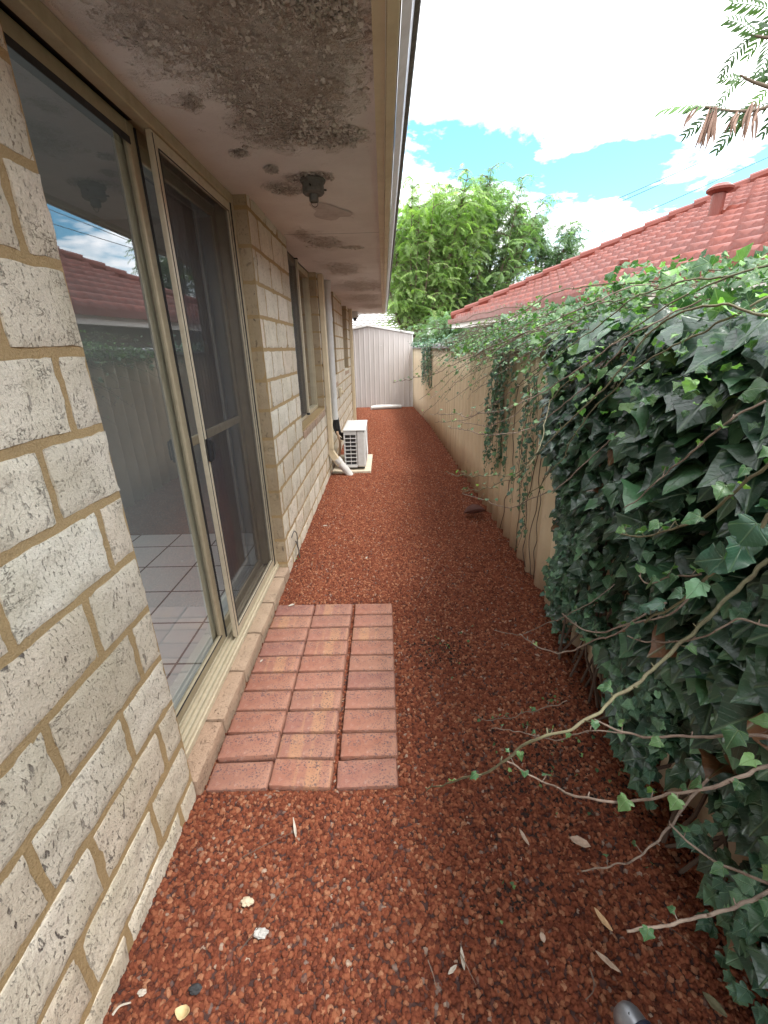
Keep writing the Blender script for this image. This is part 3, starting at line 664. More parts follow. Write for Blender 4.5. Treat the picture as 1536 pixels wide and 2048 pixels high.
mb = MB(); mb.tube(smoothpath([(-.683, 2.80, .19), (-.668, 2.84, .225), (-.660, 2.88, .18), (-.665, 2.90, .08), (-.660, 2.90, -.02)], 18), .004, 6); mb.tube(smoothpath([(-.672, 2.88, .13), (-.664, 2.90, .06), (-.668, 2.93, -.02)], 10), .005, 6)
mb.build('wire', M['grey'], wl, smooth=True)

# ------------------------------------------------------------------ air conditioner
pad = MB(); pad.box(-.672, -.185, 5.21, 6.12, -.06, .012, .006); tag(pad.build('concrete_slab', M['concrete']), 'pale concrete slab under the air conditioner', 'slab')
ac = empty('air_conditioner', (-.38, 5.6, .012), 'white outdoor air conditioner unit standing on its slab by the wall', 'air conditioner')
X0, X1, Y0, Y1, Z0, Z1 = -.512, -.245, 5.26, 6.02, .045, .515
mb = MB(); 
mb.box(X0+.155, X1, Y0+.002, Y1, Z0, Z1-.012, .018)     # solid front column
mb.box(X0, X0+.012, Y0, Y1, Z0, Z1-.012, .003); mb.box(X0, X0+.16, Y0+.055, Y0+.065, Z0+.01, Z1-.02); mb.box(X0+.01, X0+.16, Y0, Y1, Z0, Z0+.028, .002); mb.box(X0+.01, X0+.16, Y0+.001, Y1, Z1-.05, Z1-.013, .002)
mb.build('casing', M['white'], ac)
mb = MB(); mb.box(X0+.013, X0+.156, Y0+.045, Y0+.052, Z0+.03, Z1-.052); mb.build('coil', M['duct_dark'], ac)
mb = MB()
for i in range(9): z = Z0+.03+(Z1-Z0-.085)*i/8; mb.box(X0+.011, X0+.157, Y0+.001, Y0+.010, z-.0045, z+.0045, .001)
for xx in (X0+.015, X0+.083, X0+.151): mb.box(xx-.004, xx+.004, Y0+.0105, Y0+.018, Z0+.02, Z1-.05, .001)
mb.build('grille', M['white'], ac)
mb = MB(); mb.box(X0-.006, X1+.006, Y0-.006, Y1+.006, Z1-.010, Z1+.004, .006); mb.build('top_panel', M['white'], ac)
for ya in (Y0+.08, Y1-.12): mb = MB(); mb.box(X0+.02, X1-.02, ya, ya+.04, .010, Z0-.001); mb.build('foot', M['black'], ac)
mb = MB()      # round fan grille on the path side
for r_ in (.04, .08, .12, .16, .20):
    mb.tube([(X1+.006, (Y0+Y1)/2-.08+r_*math.cos(t), (Z0+Z1)/2+r_*math.sin(t)) for t in np.linspace(0, 6.283, 30)], .0025, 4, cap=False)
mb.build('fan_guard', M['white'], ac)

# ------------------------------------------------------------------ pavers
def rough_block(w_, d_, h_, step=.012, bev=.007, jit=.0012):
    nx, ny, n3 = int(w_/step), int(d_/step), 3
    V = []; Fc = []
    def put(P):
        p = list(P); e = [w_/2-abs(p[0]), d_/2-abs(p[1]), h_/2-abs(p[2])]; s_ = sorted(e)
        if s_[1] < bev:
            q = (bev-s_[1])*.5
            for a_ in range(3):
                if e[a_] < bev: p[a_] -= math.copysign(q, p[a_])
        j = mn.noise_vector(Vector(P)*35+Vector((random.random()*0, 0, 0)))*jit
        return (p[0]+j[0], p[1]+j[1], p[2]+j[2])
    def patch(fn, nu, nv):
        b = len(V)
        for j in range(nv+1):
            for i in range(nu+1): V.append(put(fn(i/nu-.5, j/nv-.5)))
        for j in range(nv):
            for i in range(nu): k = b+j*(nu+1)+i; Fc.append((k, k+1, k+nu+2, k+nu+1))
    patch(lambda u, v: (u*w_, v*d_, h_/2), nx, ny)
    for s_ in (-1, 1):
        patch(lambda u, v: (s_*u*w_*-1*-1 if s_ > 0 else -u*w_*-1, s_*d_/2, v*h_), nx, n3); patch(lambda u, v: (s_*w_/2, u*d_, v*h_), ny, n3)
    return V, Fc
pm_ = []
for s_ in range(2):
    V, Fc = rough_block(.2245, .1118, .05, bev=.009, jit=.0018)
    pm_.append(npobj('paver', V, np.array(Fc), M['paver'], smooth=True, attrs={'rnd': [float(s_)]*len(V)}).data)
for o_ in list(COL.objects):
    if o_.name.startswith('paver'): bpy.data.objects.remove(o_)
rows = ['front', 'second', 'third', 'fourth', 'fifth', 'sixth', 'seventh', 'eighth', 'ninth', 'rear']
colsn = ['left', 'middle', 'right']; XR = .0207
striped = {(0, 1), (1, 1), (2, 1), (3, 1), (5, 0), (6, 1), (7, 2), (8, 0), (7, 1), (9, 1)}
for r_ in range(10):
    for c_ in range(3):
        sflag = 1 if (r_, c_) in striped else 0
        o = bpy.data.objects.new('paver', pm_[sflag]); COL.objects.link(o)
        xx = XR-.114-.232*(2-c_)+(.005 if c_ == 2 else 0)-(.004 if c_ == 1 else 0); zz_ = -.025+random.uniform(-.002, .002)
        tilt = (random.uniform(-.012, .012), random.uniform(-.010, .010), random.uniform(-.012, .012))
        if r_ == 0: tilt = (.035, [-.03, .045, -.01][c_], [.0, -.02, .03][c_]); zz_ -= [.010, .0, .004][c_]
        if (r_, c_) == (1, 0): tilt = (-.01, -.05, .02); zz_ += .006
        if (r_, c_) == (1, 2): tilt = (0, .015, .02)
        o.location = (xx+random.uniform(-.002, .002), 1.0724+.117*r_+.0585, zz_); o.rotation_euler = tilt
        look = 'red clay paver with a buff stripe' if sflag else 'speckled red clay paver'
        tag(o, f'{look}, {colsn[c_]} one of the {rows[r_]} row from the camera', 'paver', 'clay pavers laid at the sliding door')
mb = MB(); V, Fc = grid(-.676, .016, 1.075, 2.24, .03, .03, lambda a, b_: -.034+.006*nz(a, b_, 1, 20))
tag(npobj('sand_bed', V, Fc, M['bed']), kind='structure')

# ------------------------------------------------------------------ corrugated boundary fence
fence = empty('corrugated_fence', (.95, 0, 0), 'cream corrugated sheet fence with grey capping along the right of the path', 'fence')
ys = np.arange(-1.6, 11.75, .0125); V = []; pitch = .195
def fz_top(y): return 1.475-.02*math.sin(y*.7) if y < 4 else 1.475
for y in ys:
    ph = (y % pitch)/pitch; a = 2*abs(math.sin(math.pi*ph))-1
    x = fence_x(y)+.034-.036*a+.004*nz(0, y, 0, .8)
    for z in (-.06, .35, .75, 1.1, fz_top(y)): V.append((x, y, z))
n = len(ys); Fc = np.array([(i*5+j, (i+1)*5+j, (i+1)*5+j+1, i*5+j+1) for i in range(n-1) for j in range(4)])
sh = npobj('sheet', V, Fc, M['fence'], fence, smooth=True)
md = sh.modifiers.new('thick', 'SOLIDIFY'); md.thickness = .006; md.offset = 1
V = []; prof = [(-.052, -.050), (-.052, -.012), (-.044, .010), (-.022, .024), (.022, .024), (.044, .010), (.052, -.012), (.052, -.050)]
yc = np.linspace(-1.6, 11.72, 60)
for y in yc:
    for (a, b_) in prof: V.append((fence_x(y)+.023+a, y, fz_top(y)+b_))
Fc = [(i*8+j, i*8+j+1, (i+1)*8+j+1, (i+1)*8+j) for i in range(59) for j in range(7)]
npobj('capping', V, np.array(Fc), simple('cap_metal', (.34, .34, .36), .5, .3, .5, 8, .1, dcol=(.2, .19, .18)), fence)

# ------------------------------------------------------------------ leaves
HALF = [(0, 0), (.18, -.11), (.36, -.10), (.48, .0), (.45, .12), (.43, .22), (.51, .32), (.54, .42), (.42, .53), (.28, .67), (.13, .84), (0, 1.02)]
MID = [(0, 0), (0, .1), (0, .2), (0, .32), (0, .45), (0, .60), (0, .78), (0, 1.02)]
def leaf_template(seed, fold=.22, droop=.25, wave=.05, wid=1.0):
    r_ = random.Random(seed); V = []; uv = []
    hv = []
    for sgn in (1, -1):
        for (x, y) in HALF[1:-1]:
            x2 = x*wid*r_.uniform(.88, 1.1); y2 = y+r_.uniform(-.02, .02)
            V.append((sgn*x2, y2)); uv.append((sgn*x, y))
    for (x, y) in MID: V.append((0, y)); uv.append((0, y))
    nH = len(HALF)-2; P = []
    ph = r_.uniform(0, 6)
    for (x, y) in V: P.append((x, y-.05, fold*abs(x)-droop*(y*y)*.6-droop*.5*x*x+wave*math.sin(7*y+ph+(2 if x > 0 else 0))*abs(x)*2))
    m0 = 2*nH; Fc = []
    link = [0, 0, 1, 1, 2, 3, 4, 4, 5, 6]     # midrib index per outline point
    for s_ in (0, 1):
        b = s_*nH
        for i in range(nH-1):
            a0, a1 = b+i, b+i+1; c0, c1 = m0+link[i], m0+link[i+1]
            f = (c0, a0, a1, c1) if c0 != c1 else (c0, a0, a1, a1)
            Fc.append(f if s_ == 0 else f[::-1])
        f = (m0+link[-1], b+nH-1, m0+7, m0+7); Fc.append(f if s_ == 0 else f[::-1])
    return np.array(P), Fc, np.array(uv)
def leaflet_template(seed, pairs=8, wd=.055):
    r_ = random.Random(seed); V = []; Fc = []; uv = []
    for i in range(pairs):
        t = (i+1)/(pairs+.5); L_ = .30*(1-.45*abs(t-.5)*1.6); z0 = -.35*t*t
        for sgn in (-1, 1):
            a = math.radians(58-18*t+r_.uniform(-8, 8)); dx, dy = sgn*math.sin(a), math.cos(a); b = len(V); dr = r_.uniform(.08, .22)
            for (l, w_) in ((0, .2), (.35, 1), (.75, .8), (1, .0)):
                cx, cy = dx*L_*l, t+dy*L_*l; zz2 = z0-dr*l*l
                if w_ == 0: V.append((cx, cy, zz2)); uv.append((0, 1))
                else:
                    V.append((cx-dy*wd*w_*.5, cy+dx*wd*w_*.5, zz2)); V.append((cx+dy*wd*w_*.5, cy-dx*wd*w_*.5, zz2)); uv.append((-.3, l)); uv.append((.3, l))
            Fc += [(b, b+1, b+3, b+2), (b+2, b+3, b+5, b+4), (b+4, b+5, b+6, b+6)]
    b = len(V)
    for t in np.linspace(0, 1, 5):
        V += [(-.012, t, -.35*t*t), (.012, t, -.35*t*t)]; uv += [(0, t), (0, t)]
    Fc += [(b+2*i, b+2*i+1, b+2*i+3, b+2*i+2) for i in range(4)]
    return np.array(V), Fc, np.array(uv)
IVY_T = [leaf_template(s_, f, d_, w_, wd) for s_, f, d_, w_, wd in ((1, .22, .35, .10, 1), (2, .38, .55, .14, .92), (3, .10, .25, .16, 1.1), (4, .5, .35, .08, .80), (5, .05, .75, .14, 1.05), (6, -.12, .5, .12, .95), (7, .3, .1, .2, 1.0))]
FR_T = [leaflet_template(s_) for s_ in (1, 2, 3)]
FR_N = [leaflet_template(s_, 9, .075) for s_ in (5, 6)]
def leaves_mesh(name, items, temps, m, parent, kind=None):
    """items: (pos, tip dir, normal, size, rnd)"""
    groups = {}
    for it in items: groups.setdefault(random.randrange(len(temps)), []).append(it)
    AV, AF, AU, AR_ = [], [], [], []; base = 0
    for gi, its in groups.items():
        P, Fc, uv = temps[gi]; Fq = np.array([f if len(f) == 4 else (*f, f[-1]) for f in Fc])
        pos = np.array([i[0] for i in its], float); tip = np.array([i[1] for i in its], float); nor = np.array([i[2] for i in its], float)
        s_ = np.array([i[3] for i in its], float); rn = np.array([i[4] for i in its], float)
        tip /= np.linalg.norm(tip, axis=1)[:, None]; side = np.cross(tip, nor); side /= np.linalg.norm(side, axis=1)[:, None]+1e-9; nor = np.cross(side, tip)
        W = pos[:, None]+s_[:, None, None]*(P[None, :, 0:1]*side[:, None]+P[None, :, 1:2]*tip[:, None]+P[None, :, 2:3]*nor[:, None])
        k = len(P); AV.append(W.reshape(-1, 3)); AF.append((Fq[None]+(np.arange(len(its))*k)[:, None, None]+base).reshape(-1, 4)); base += k*len(its)
        AU.append(np.tile(uv, (len(its), 1))); AR_.append(np.repeat(rn, k))
    V = np.vstack(AV); Fq = np.vstack(AF); U = np.vstack(AU); A = np.concatenate(AR_)
    # split degenerate quads into triangles by building a polygon list
    tri = Fq[:, 2] == Fq[:, 3]
    me = bpy.data.meshes.new(name); ploc = np.array(parent['wl'] if (parent is not None and 'wl' in parent) else (parent.location if parent is not None else (0, 0, 0)))
    cnts = np.where(tri, 3, 4).astype(np.int32); starts = np.concatenate([[0], np.cumsum(cnts)[:-1]]).astype(np.int32)
    mask = np.ones(Fq.shape, bool); mask[tri, 3] = False; loops = Fq[mask].astype(np.int32)
    me.vertices.add(len(V)); me.vertices.foreach_set('co', (V-ploc).astype(np.float32).ravel()); me.loops.add(len(loops)); me.loops.foreach_set('vertex_index', loops)
    me.polygons.add(len(Fq)); me.polygons.foreach_set('loop_start', starts); me.update(calc_edges=True)
    l = me.uv_layers.new(name='UVMap'); l.data.foreach_set('uv', U[loops].astype(np.float32).ravel())
    at = me.attributes.new('rnd', 'FLOAT', 'POINT'); at.data.foreach_set('value', A.astype(np.float32))
    me.polygons.foreach_set('use_smooth', [True]*len(me.polygons)); me.materials.append(m)
    o = bpy.data.objects.new(name, me); COL.objects.link(o)
    if parent is not None: o.parent = parent
    if kind: o['kind'] = kind
    return o
def rv(s_=1.0): return np.array([random.gauss(0, s_), random.gauss(0, s_), random.gauss(0, s_)])

# ------------------------------------------------------------------ the ivy
ivy = empty('ivy_plant', (.95, 1.2, 0), 'large dark green ivy smothering the near end of the fence, runners arching over the path', 'ivy'); ivy['wl'] = [.95, 1.2, 0]
def edge_y(z):   # far edge of the solid mass as a function of height
    return 2.16+.30*max(0, z-.9)+.07*math.sin(z*7)+(-.10 if z < .5 else 0)
def low_z(y):    # lower hem
    return .30+.05*math.sin(y*9)+.04*math.sin(y*23+1)-(.22 if y > 1.75 else 0)*min(1, (y-1.75)/.15 if y > 1.75 else 0)
def thick(y, z):
    t = .13+.07*nz(0, y, z, 2.5)+.05*nz(4, y, z, 6)
    t += .07*max(0, min(1, (z-.5)/.8)); t *= max(.25, min(1, (edge_y(z)-y)/.35))
    return max(.03, t)
items = []; small = []
def surf(y, z, depth):
    return fence_x(y)-thick(y, z)*depth-.005
for lay, (nl, dep) in enumerate([(1500, .30), (1700, .62), (2300, 1.0)]):
    for _ in range(nl):
        y = random.uniform(-.7, 2.75); z = random.uniform(.02, 1.52)
        if y > edge_y(z) or z < low_z(y)-.12*random.random(): continue
        big = nz(3, y, z, 1.6)*.5+.5+.5*(z-.75)
        s_ = random.uniform(.055, .085)+(.035 if big > .45 else -.012)*random.random()
        if z < .55: s_ *= random.uniform(.45, .95)
        s_ *= .9+.25*(y < 1.2)
        n_ = np.array([-.46, -.14, .88])+rv(.24); t = np.array([-.86, -.15+random.gauss(0, .38), -.46])+rv(.16)
        items.append(((surf(y, z, dep+random.uniform(-.12, .14)), y, z), t, n_, s_, random.random()*.9 if random.random() > .012 else .98))
leaves_mesh('foliage', items, IVY_T, M['ivy'], ivy, 'stuff')
# fresher small leaves: clumps over the lower half and along the top
items = []
def topz(y): return 1.50+(.15+.03*math.sin(y*5))*max(0, min(1, (4.6-y)/2.0))*(1 if y > -.5 else .8)
for _ in range(10500):
    y = random.uniform(-.3, 4.9); u = random.random()
    if y > 3.2 and random.random() < .35: continue
    x = fence_x(y)+random.gauss(.03, .16)-(.10 if y < 2 else 0); z = random.uniform(1.42, topz(y)) - .9*max(0, (fence_x(y)-.18)-x)
    if x < .55: continue
    s_ = random.uniform(.011, .025) if random.random() < .9 else random.uniform(.03, .05)
    items.append(((x, y, z), np.array([-.5, -.2, -.1])+rv(.5), np.array([-.3, -.2, .9])+rv(.4), s_, random.random()*.93))
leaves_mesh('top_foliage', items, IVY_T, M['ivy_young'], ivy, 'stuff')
items = []
for _ in range(1500):
    y = random.uniform(-.3, 2.4); z = random.uniform(.08, .75)
    if y > edge_y(z)+.05 or z < low_z(y)-.22 or nz(9, y, z, 3.2) < -.02: continue
    items.append(((surf(y, z, 1.15), y, z), np.array([-.6, -.2, -.5])+rv(.35), np.array([-.6, -.2, .7])+rv(.3), random.uniform(.02, .042), random.random()*.93))
# scattered runners draped down in front of the mass
for _ in range(30):
    y = random.uniform(.2, 2.2); z = random.uniform(.5, 1.3); dy = random.uniform(-.1, .25)
    for k in range(12):
        t = k/12; items.append(((surf(y+dy*t, z-.35*t, 1.2)-.02, y+dy*t+random.uniform(-.015, .015), z-.30*t), np.array([-.5, .4*(-1)**k, -.4])+rv(.2), np.array([-.6, -.2, .7])+rv(.2), random.uniform(.02, .036), random.random()*.93))
leaves_mesh('small_foliage', items, IVY_T, M['ivy_small'], ivy, 'stuff')
# a few light green big leaves catching the sky on top
items = []
for (px, py, x) in [(1215, 560, .9), (1240, 570, .9), (1262, 565, .9), (1390, 545, .85), (1480, 520, .8), (1510, 560, .75), (1500, 600, .75), (1440, 620, .7), (1330, 600, .8), (1360, 640, .75), (1180, 580, 1.0), (1110, 610, 1.0), (1080, 600, 1.0), (1345, 720, .7), (1300, 760, .7)]:
    P = ax(px, py, x); items.append((P, np.array([-.2, .1, .5])+rv(.5), np.array([-.6, -.7, .3])+rv(.3), random.uniform(.035, .055), random.uniform(.1, .9)))
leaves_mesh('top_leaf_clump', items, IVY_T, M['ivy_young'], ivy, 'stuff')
# woody stems inside the mass
mb = MB()
for _ in range(60):
    y = random.uniform(-.4, 1.8); pts = []
    for k in range(7): pts.append((fence_x(y)-.01-.10*random.random(), y+random.gauss(0, .05)+.05*k*random.uniform(-1, 1), -.02+k*.24))
    mb.tube(smoothpath(pts, 16), np.linspace(.006, .003, 16), 5)
mb.build('inner_stems', M['twig'], ivy)
# thin tendrils rooted on the bare fence beside the mass
mb = MB()
for (y0, seed) in ((2.50, 1), (2.62, 2), (2.45, 3), (2.85, 4), (3.3, 5)):
    r_ = random.Random(seed); pts = []; y = y0
    for k in range(14): pts.append((fence_x(y)-.006, y, .02+k*.09)); y += r_.gauss(0, .035)
    mb.tube(smoothpath(pts, 40), .003, 5)
mb.build('clinging_stem', M['twig'], ivy)

RUN_N = 0
def runner(pts, r0=.0035, r1=.0012, m='stem_pale', lm='ivy_young', leaf=.022, gap=.045, prob=.8, start=.15, n=40, tipup=False, parent=None):
    """an arching ivy shoot: stem with its leaves as a sub-part"""
    P = smoothpath(pts, n); n = int(n*1.6); P = smoothpath(pts, n); P = P+np.array([[nz(a, b_, c_, 9)*.010+nz(a, b_, c_, 38)*.004, nz(a+5, b_, c_, 9)*.010+nz(a+5, b_, c_, 38)*.004, nz(a, b_+5, c_, 9)*.012+nz(a, b_+5, c_, 38)*.004] for a, b_, c_ in P])
    mb = MB(); r0 *= (.58 if m == 'stem_pale' else .68); mb.tube(P, np.linspace(r0, r1, n)*(1+.28*RNG.random(n)), 6)
    L_ = np.concatenate([[0], np.cumsum(np.linalg.norm(np.diff(P, axis=0), axis=1))]); tot = L_[-1]; s_ = start*tot; its = []; k = 0
    while s_ < tot:
        i = min(np.searchsorted(L_, s_), n-1); p = P[i]; tdir = P[min(i+1, n-1)]-P[max(i-1, 0)]; tdir /= np.linalg.norm(tdir)+1e-9
        sidev = np.cross(tdir, (0, 0, 1)); sidev /= np.linalg.norm(sidev)+1e-9; sg = (-1)**k
        q = p+sidev*sg*random.uniform(.006, .018)+np.array([0, 0, random.uniform(.003, .022)])
        if random.random() < prob:
            mb.tube([p, (p+q)/2+[0, 0, -.002], q], [.0011, .0009, .0007], 4)
            its.append((q, sidev*sg*.7+tdir*.6+np.array([0, 0, -.15])+rv(.25), np.array([-.25, -.2, 1])+rv(.3), leaf*random.uniform(.55, 1.25)*(1-.35*s_/tot), random.random()*.93))
        else:
            mb.tube([p, p+(q-p)*.45], [.0018, .0010], 4)
        k += 1; s_ += gap*random.uniform(.6, 1.5)
    o = mb.build('runner', M[m], parent or ivy, smooth=True, recalc=False); o['wl'] = list((parent or ivy)['wl'])
    if its: leaves_mesh('leaves', its, IVY_T, M[lm], o)
    return o
def trace(tr, x0, x1):
    k = len(tr); out = []
    for i, (px, py) in enumerate(tr):
        x = x0+(x1-x0)*i/(k-1); d = ray(px, py)
        P = ax(px, py, x) if d[0] > .02 else ay(px, py, 2.0)
        if P[2] < .02: P = az(px, py, .02)
        out.append(P)
    return out
# lower shoots reaching over the gravel
runner(trace([(1536, 1115), (1448, 1200), (1386, 1258), (1323, 1325), (1270, 1374), (1207, 1419), (1140, 1463), (1046, 1504), (944, 1553), (850, 1575)], .66, .085), .0052, .0014, 'stem', leaf=.026, gap=.05, prob=.55, n=60)
runner(trace([(1600, 1480), (1536, 1477), (1386, 1470), (1279, 1468), (1185, 1441)], .60, .36), .004, .0015, leaf=.030, gap=.045, prob=.8)
runner(trace([(1600, 1515), (1536, 1535), (1475, 1557), (1364, 1586), (1252, 1609), (1163, 1595), (1060, 1557), (1006, 1521)], .58, .20), .0045, .0014, leaf=.022, gap=.04, prob=.6)
runner(trace([(1600, 1795), (1536, 1767), (1444, 1727), (1386, 1691), (1337, 1647)], .56, .46), .004, .0014, leaf=.024, gap=.05)
runner(trace([(1420, 1560), (1363, 1620), (1319, 1682), (1252, 1731), (1163, 1743)], .60, .36), .004, .0013, prob=.5)
runner(trace([(1620, 1745), (1536, 1781), (1453, 1812), (1364, 1843), (1247, 1861)], .58, .30), .0042, .0015, leaf=.020, prob=.6)
runner(trace([(1420, 1150), (1355, 1213), (1252, 1256), (1163, 1254), (1127, 1227)], .66, .42), .004, .0014, leaf=.018, prob=.4)
runner(trace([(1600, 1260), (1536, 1250), (1466, 1240), (1400, 1270), (1300, 1290), (1250, 1270)], .62, .48), .003, .0012, prob=.5)
runner(trace([(1340, 1200), (1243, 1262), (1136, 1298), (1082, 1296), (1042, 1271)], .62, .36), .0035, .0013, leaf=.018, prob=.45)
runner(trace([(1230, 1170), (1163, 1218), (1055, 1262), (988, 1262)], .66, .38), .0022, .001, leaf=.016, prob=.5)
runner(trace([(1600, 880), (1536, 930), (1426, 1016), (1366, 1051), (1301, 1069), (1238, 1064)], .58, .50), .004, .0014, 'stem', leaf=.030, gap=.022, prob=.95, start=.05)
runner(trace([(1600, 960), (1536, 1030), (1477, 1109), (1414, 1157), (1364, 1199), (1286, 1245)], .56, .50), .005, .0018, 'stem', 'ivy_small', leaf=.046, gap=.022, prob=.95, start=.0)
runner(trace([(1400, 1150), (1340, 1160), (1300, 1165), (1284, 1150)], .54, .50), .003, .001, leaf=.03, gap=.03)
runner(trace([(1130, 1400), (1060, 1425), (990, 1440), (950, 1425)], .42, .28), .002, .001, leaf=.014)
runner(trace([(1240, 1460), (1180, 1460), (1110, 1475), (1040, 1470), (980, 1455)], .42, .24), .002, .001, leaf=.014)
# long upper runners combed out along the fence and over the path
T_ = [([(1600, 500), (1536, 536), (1375, 591), (1231, 682), (1107, 797), (1083, 880), (1025, 948), (900, 950)], .84, .30, 'stem'),
      ([(1600, 660), (1536, 629), (1423, 615), (1308, 658), (1212, 768), (1135, 845), (1068, 912), (1010, 965), (925, 985)], .66, .34, 'stem'),
      ([(1351, 557), (1135, 581), (1015, 639), (900, 655), (800, 663)], .86, .12, 'stem'),
      ([(1330, 570), (1231, 586), (1097, 644), (944, 715), (850, 752), (786, 765)], .80, .06, 'stem_pale'),
      ([(1400, 600), (1240, 682), (1087, 782), (982, 826), (862, 830)], .74, .22, 'stem_pale'),
      ([(1300, 640), (1183, 759), (1068, 854), (991, 869), (900, 857)], .74, .28, 'stem_pale'),
      ([(1230, 860), (1154, 945), (1068, 998), (1001, 1012), (924, 988)], .72, .34, 'stem_pale'),
      ([(1536, 560), (1400, 560), (1262, 600), (1130, 700), (1040, 770)], .80, .5, 'stem'),
      ([(1536, 600), (1460, 640), (1330, 700), (1200, 800), (1120, 920), (1040, 1010)], .70, .5, 'stem'),
      ([(1536, 800), (1440, 860), (1330, 950), (1250, 1010)], .62, .52, 'stem_pale'),
      ([(1280, 590), (1150, 620), (1010, 690), (905, 745), (840, 800)], .86, .24, 'stem_pale'),
      ([(1200, 600), (1090, 630), (960, 700), (890, 770), (860, 800)], .88, .34, 'stem_pale'),
      ([(1240, 620), (1120, 700), (1000, 800), (930, 840), (870, 845)], .84, .30, 'stem_pale'),
      ([(1180, 690), (1110, 740), (1040, 820), (980, 850), (915, 842)], .80, .36, 'stem_pale')]
for tr, a, b_, sm in T_: runner(trace(tr, a, b_), .0034, .0011, sm, leaf=.020, gap=.045, prob=.6, n=50)
rr = random.Random(11)
for _ in range(80):
    y = rr.uniform(.9, 4.6); L_ = rr.uniform(.6, 1.5); out_ = rr.uniform(.05, .62)*min(1, 4/y+.2)
    p0 = np.array([fence_x(y)+rr.uniform(-.1, .1), y, rr.uniform(1.48, 1.62)])
    dz = rr.uniform(-.55, -.02)
    pts = [p0, p0+[-out_*.3, L_*.35, .04+dz*.1], p0+[-out_*.7, L_*.7, dz*.5], p0+[-out_, L_, dz+rr.uniform(0, .05)]]
    runner(pts, .0026, .0009, rr.choice(['stem', 'stem_pale', 'stem_pale']), rr.choice(['ivy_young', 'ivy_young', 'ivy_small']), leaf=rr.uniform(.013, .024), gap=.05, prob=.6, n=26)
# hanging curtains of small leaves on the bare fence
def hanging(parent, y0, y1, zt, zb, nst, leaf=.028, lm='ivy_small'):
    its = []; mb = MB()
    for _ in range(nst):
        y = random.uniform(y0, y1); x = fence_x(y)-random.uniform(.01, .09); z = zt+random.uniform(-.05, .05); ze = zb+random.random()**1.5*(zt-zb)*.7; pts = []
        while z > ze:
            pts.append((x, y, z)); y += random.gauss(0, .012); x += random.gauss(0, .006); z -= .035
            its.append(((x-.01, y+random.uniform(-.02, .02), z), np.array([-.4, random.choice((-.6, .6)), -.6])+rv(.3), np.array([-.8, -.3, .5])+rv(.3), leaf*random.uniform(.6, 1.3), random.random()*.93))
        if len(pts) > 2: mb.tube(pts, .0016, 4)
    mb.build('stem', M['twig'], parent, recalc=False); leaves_mesh('foliage', its, IVY_T, M[lm], parent, 'stuff')
iv2 = empty('ivy_plant', (.93, 3.3, 0), 'thin ivy curtain hanging halfway along the fence beyond the dark mass', 'ivy'); iv2['wl'] = [.93, 3.3, 0]
hanging(iv2, 3.15, 3.70, 1.46, .45, 17, .036); hanging(iv2, 2.55, 2.85, 1.3, .12, 7, .03)
iv3 = empty('ivy_plant', (.86, 9.0, 0), 'small ivy clump on the far end of the fence by the shed', 'ivy'); iv3['wl'] = [.86, 9.0, 0]
hanging(iv3, 8.4, 9.4, 1.48, .75, 26, .04)
items = []
for _ in range(1500):
    y = random.uniform(5.0, 11.3); t = max(0, nz(0, y, 0, .9)+.45)
    if random.random() > t: continue
    items.append(((fence_x(y)+random.gauss(.0, .07), y, 1.46+abs(random.gauss(0, .06))), np.array([-.6, 0, -.3])+rv(.5), np.array([-.3, -.2, .9])+rv(.4), random.uniform(.025, .05), random.random()*.93))
leaves_mesh('cap_foliage', items, IVY_T, M['ivy_small'], iv3, 'stuff')

# ------------------------------------------------------------------ shed at the end of the path
shed = empty('garden_shed', (-.38, 11.6, 0), 'pale ribbed metal garden shed with low gable closing the end of the path', 'shed')
SX0, SX1, SPK, YS = -1.50, .745, -.38, 11.62
def shz(x): return 1.955-(abs(x-SPK))*.178
V = []; xs = []
x = SX0; 
while x < SX1-.01:
    xs += [(x, 0), (x+.013, .012), (x+.03, .012), (x+.043, 0)]; x += .125
xs.append((SX1, 0))
for (x, dpt) in xs: V += [(x, YS-dpt, -.02), (x, YS-dpt, shz(x))]
Fc = [(2*i, 2*i+2, 2*i+3, 2*i+1) for i in range(len(xs)-1)]
b = len(V); V += [(SX0, YS+.001, -.02), (SX1, YS+.001, -.02), (SX1, YS+1.5, -.02), (SX0, YS+1.5, -.02), (SX0, YS+.001, shz(SX0)), (SX1, YS+.001, shz(SX1)), (SX1, YS+1.5, shz(SX1)), (SX0, YS+1.5, shz(SX0))]
Fc += [(b+1, b+2, b+6, b+5), (b+2, b+3, b+7, b+6), (b+3, b, b+4, b+7)]
mb = MB(); mb.add(V, Fc); mb.build('wall_panel', M['shed'], shed, recalc=False)
mb = MB()
for (xa, xb) in ((SX0-.02, SPK), (SPK, SX1+.03)):
    za, zb_ = shz(xa)+.008, shz(xb)+.008
    V = [(xa, YS-.03, za), (xb, YS-.03, zb_), (xb, YS+1.53, zb_), (xa, YS+1.53, za)]; V += [(a, c_, z+.045) for a, c_, z in V]
    mb.add(V, [(0, 1, 2, 3), (4, 5, 6, 7), (0, 1, 5, 4), (1, 2, 6, 5), (2, 3, 7, 6), (3, 0, 4, 7)])
mb.build('roof', M['whitepaint'], shed)
mb = MB(); mb.box(SX1-.02, SX1+.004, YS-.014, YS+.03, -.02, shz(SX1)+.005); mb.box(-.06, -.05, YS-.016, YS-.013, 1.5, 1.52); mb.build('corner_trim', M['whitepaint'], shed)
rp = MB(); P0 = az(742, 816, .03); P1 = az(802, 813, .03)
rp.tube(smoothpath([P0, P0*.6+P1*.4+[0, 0, .012], P0*.3+P1*.7+[0, 0, .006], P1], 14), [.045, .06, .062, .062, .06, .055, .055, .056, .055, .055, .054, .054, .053, .05], 14)
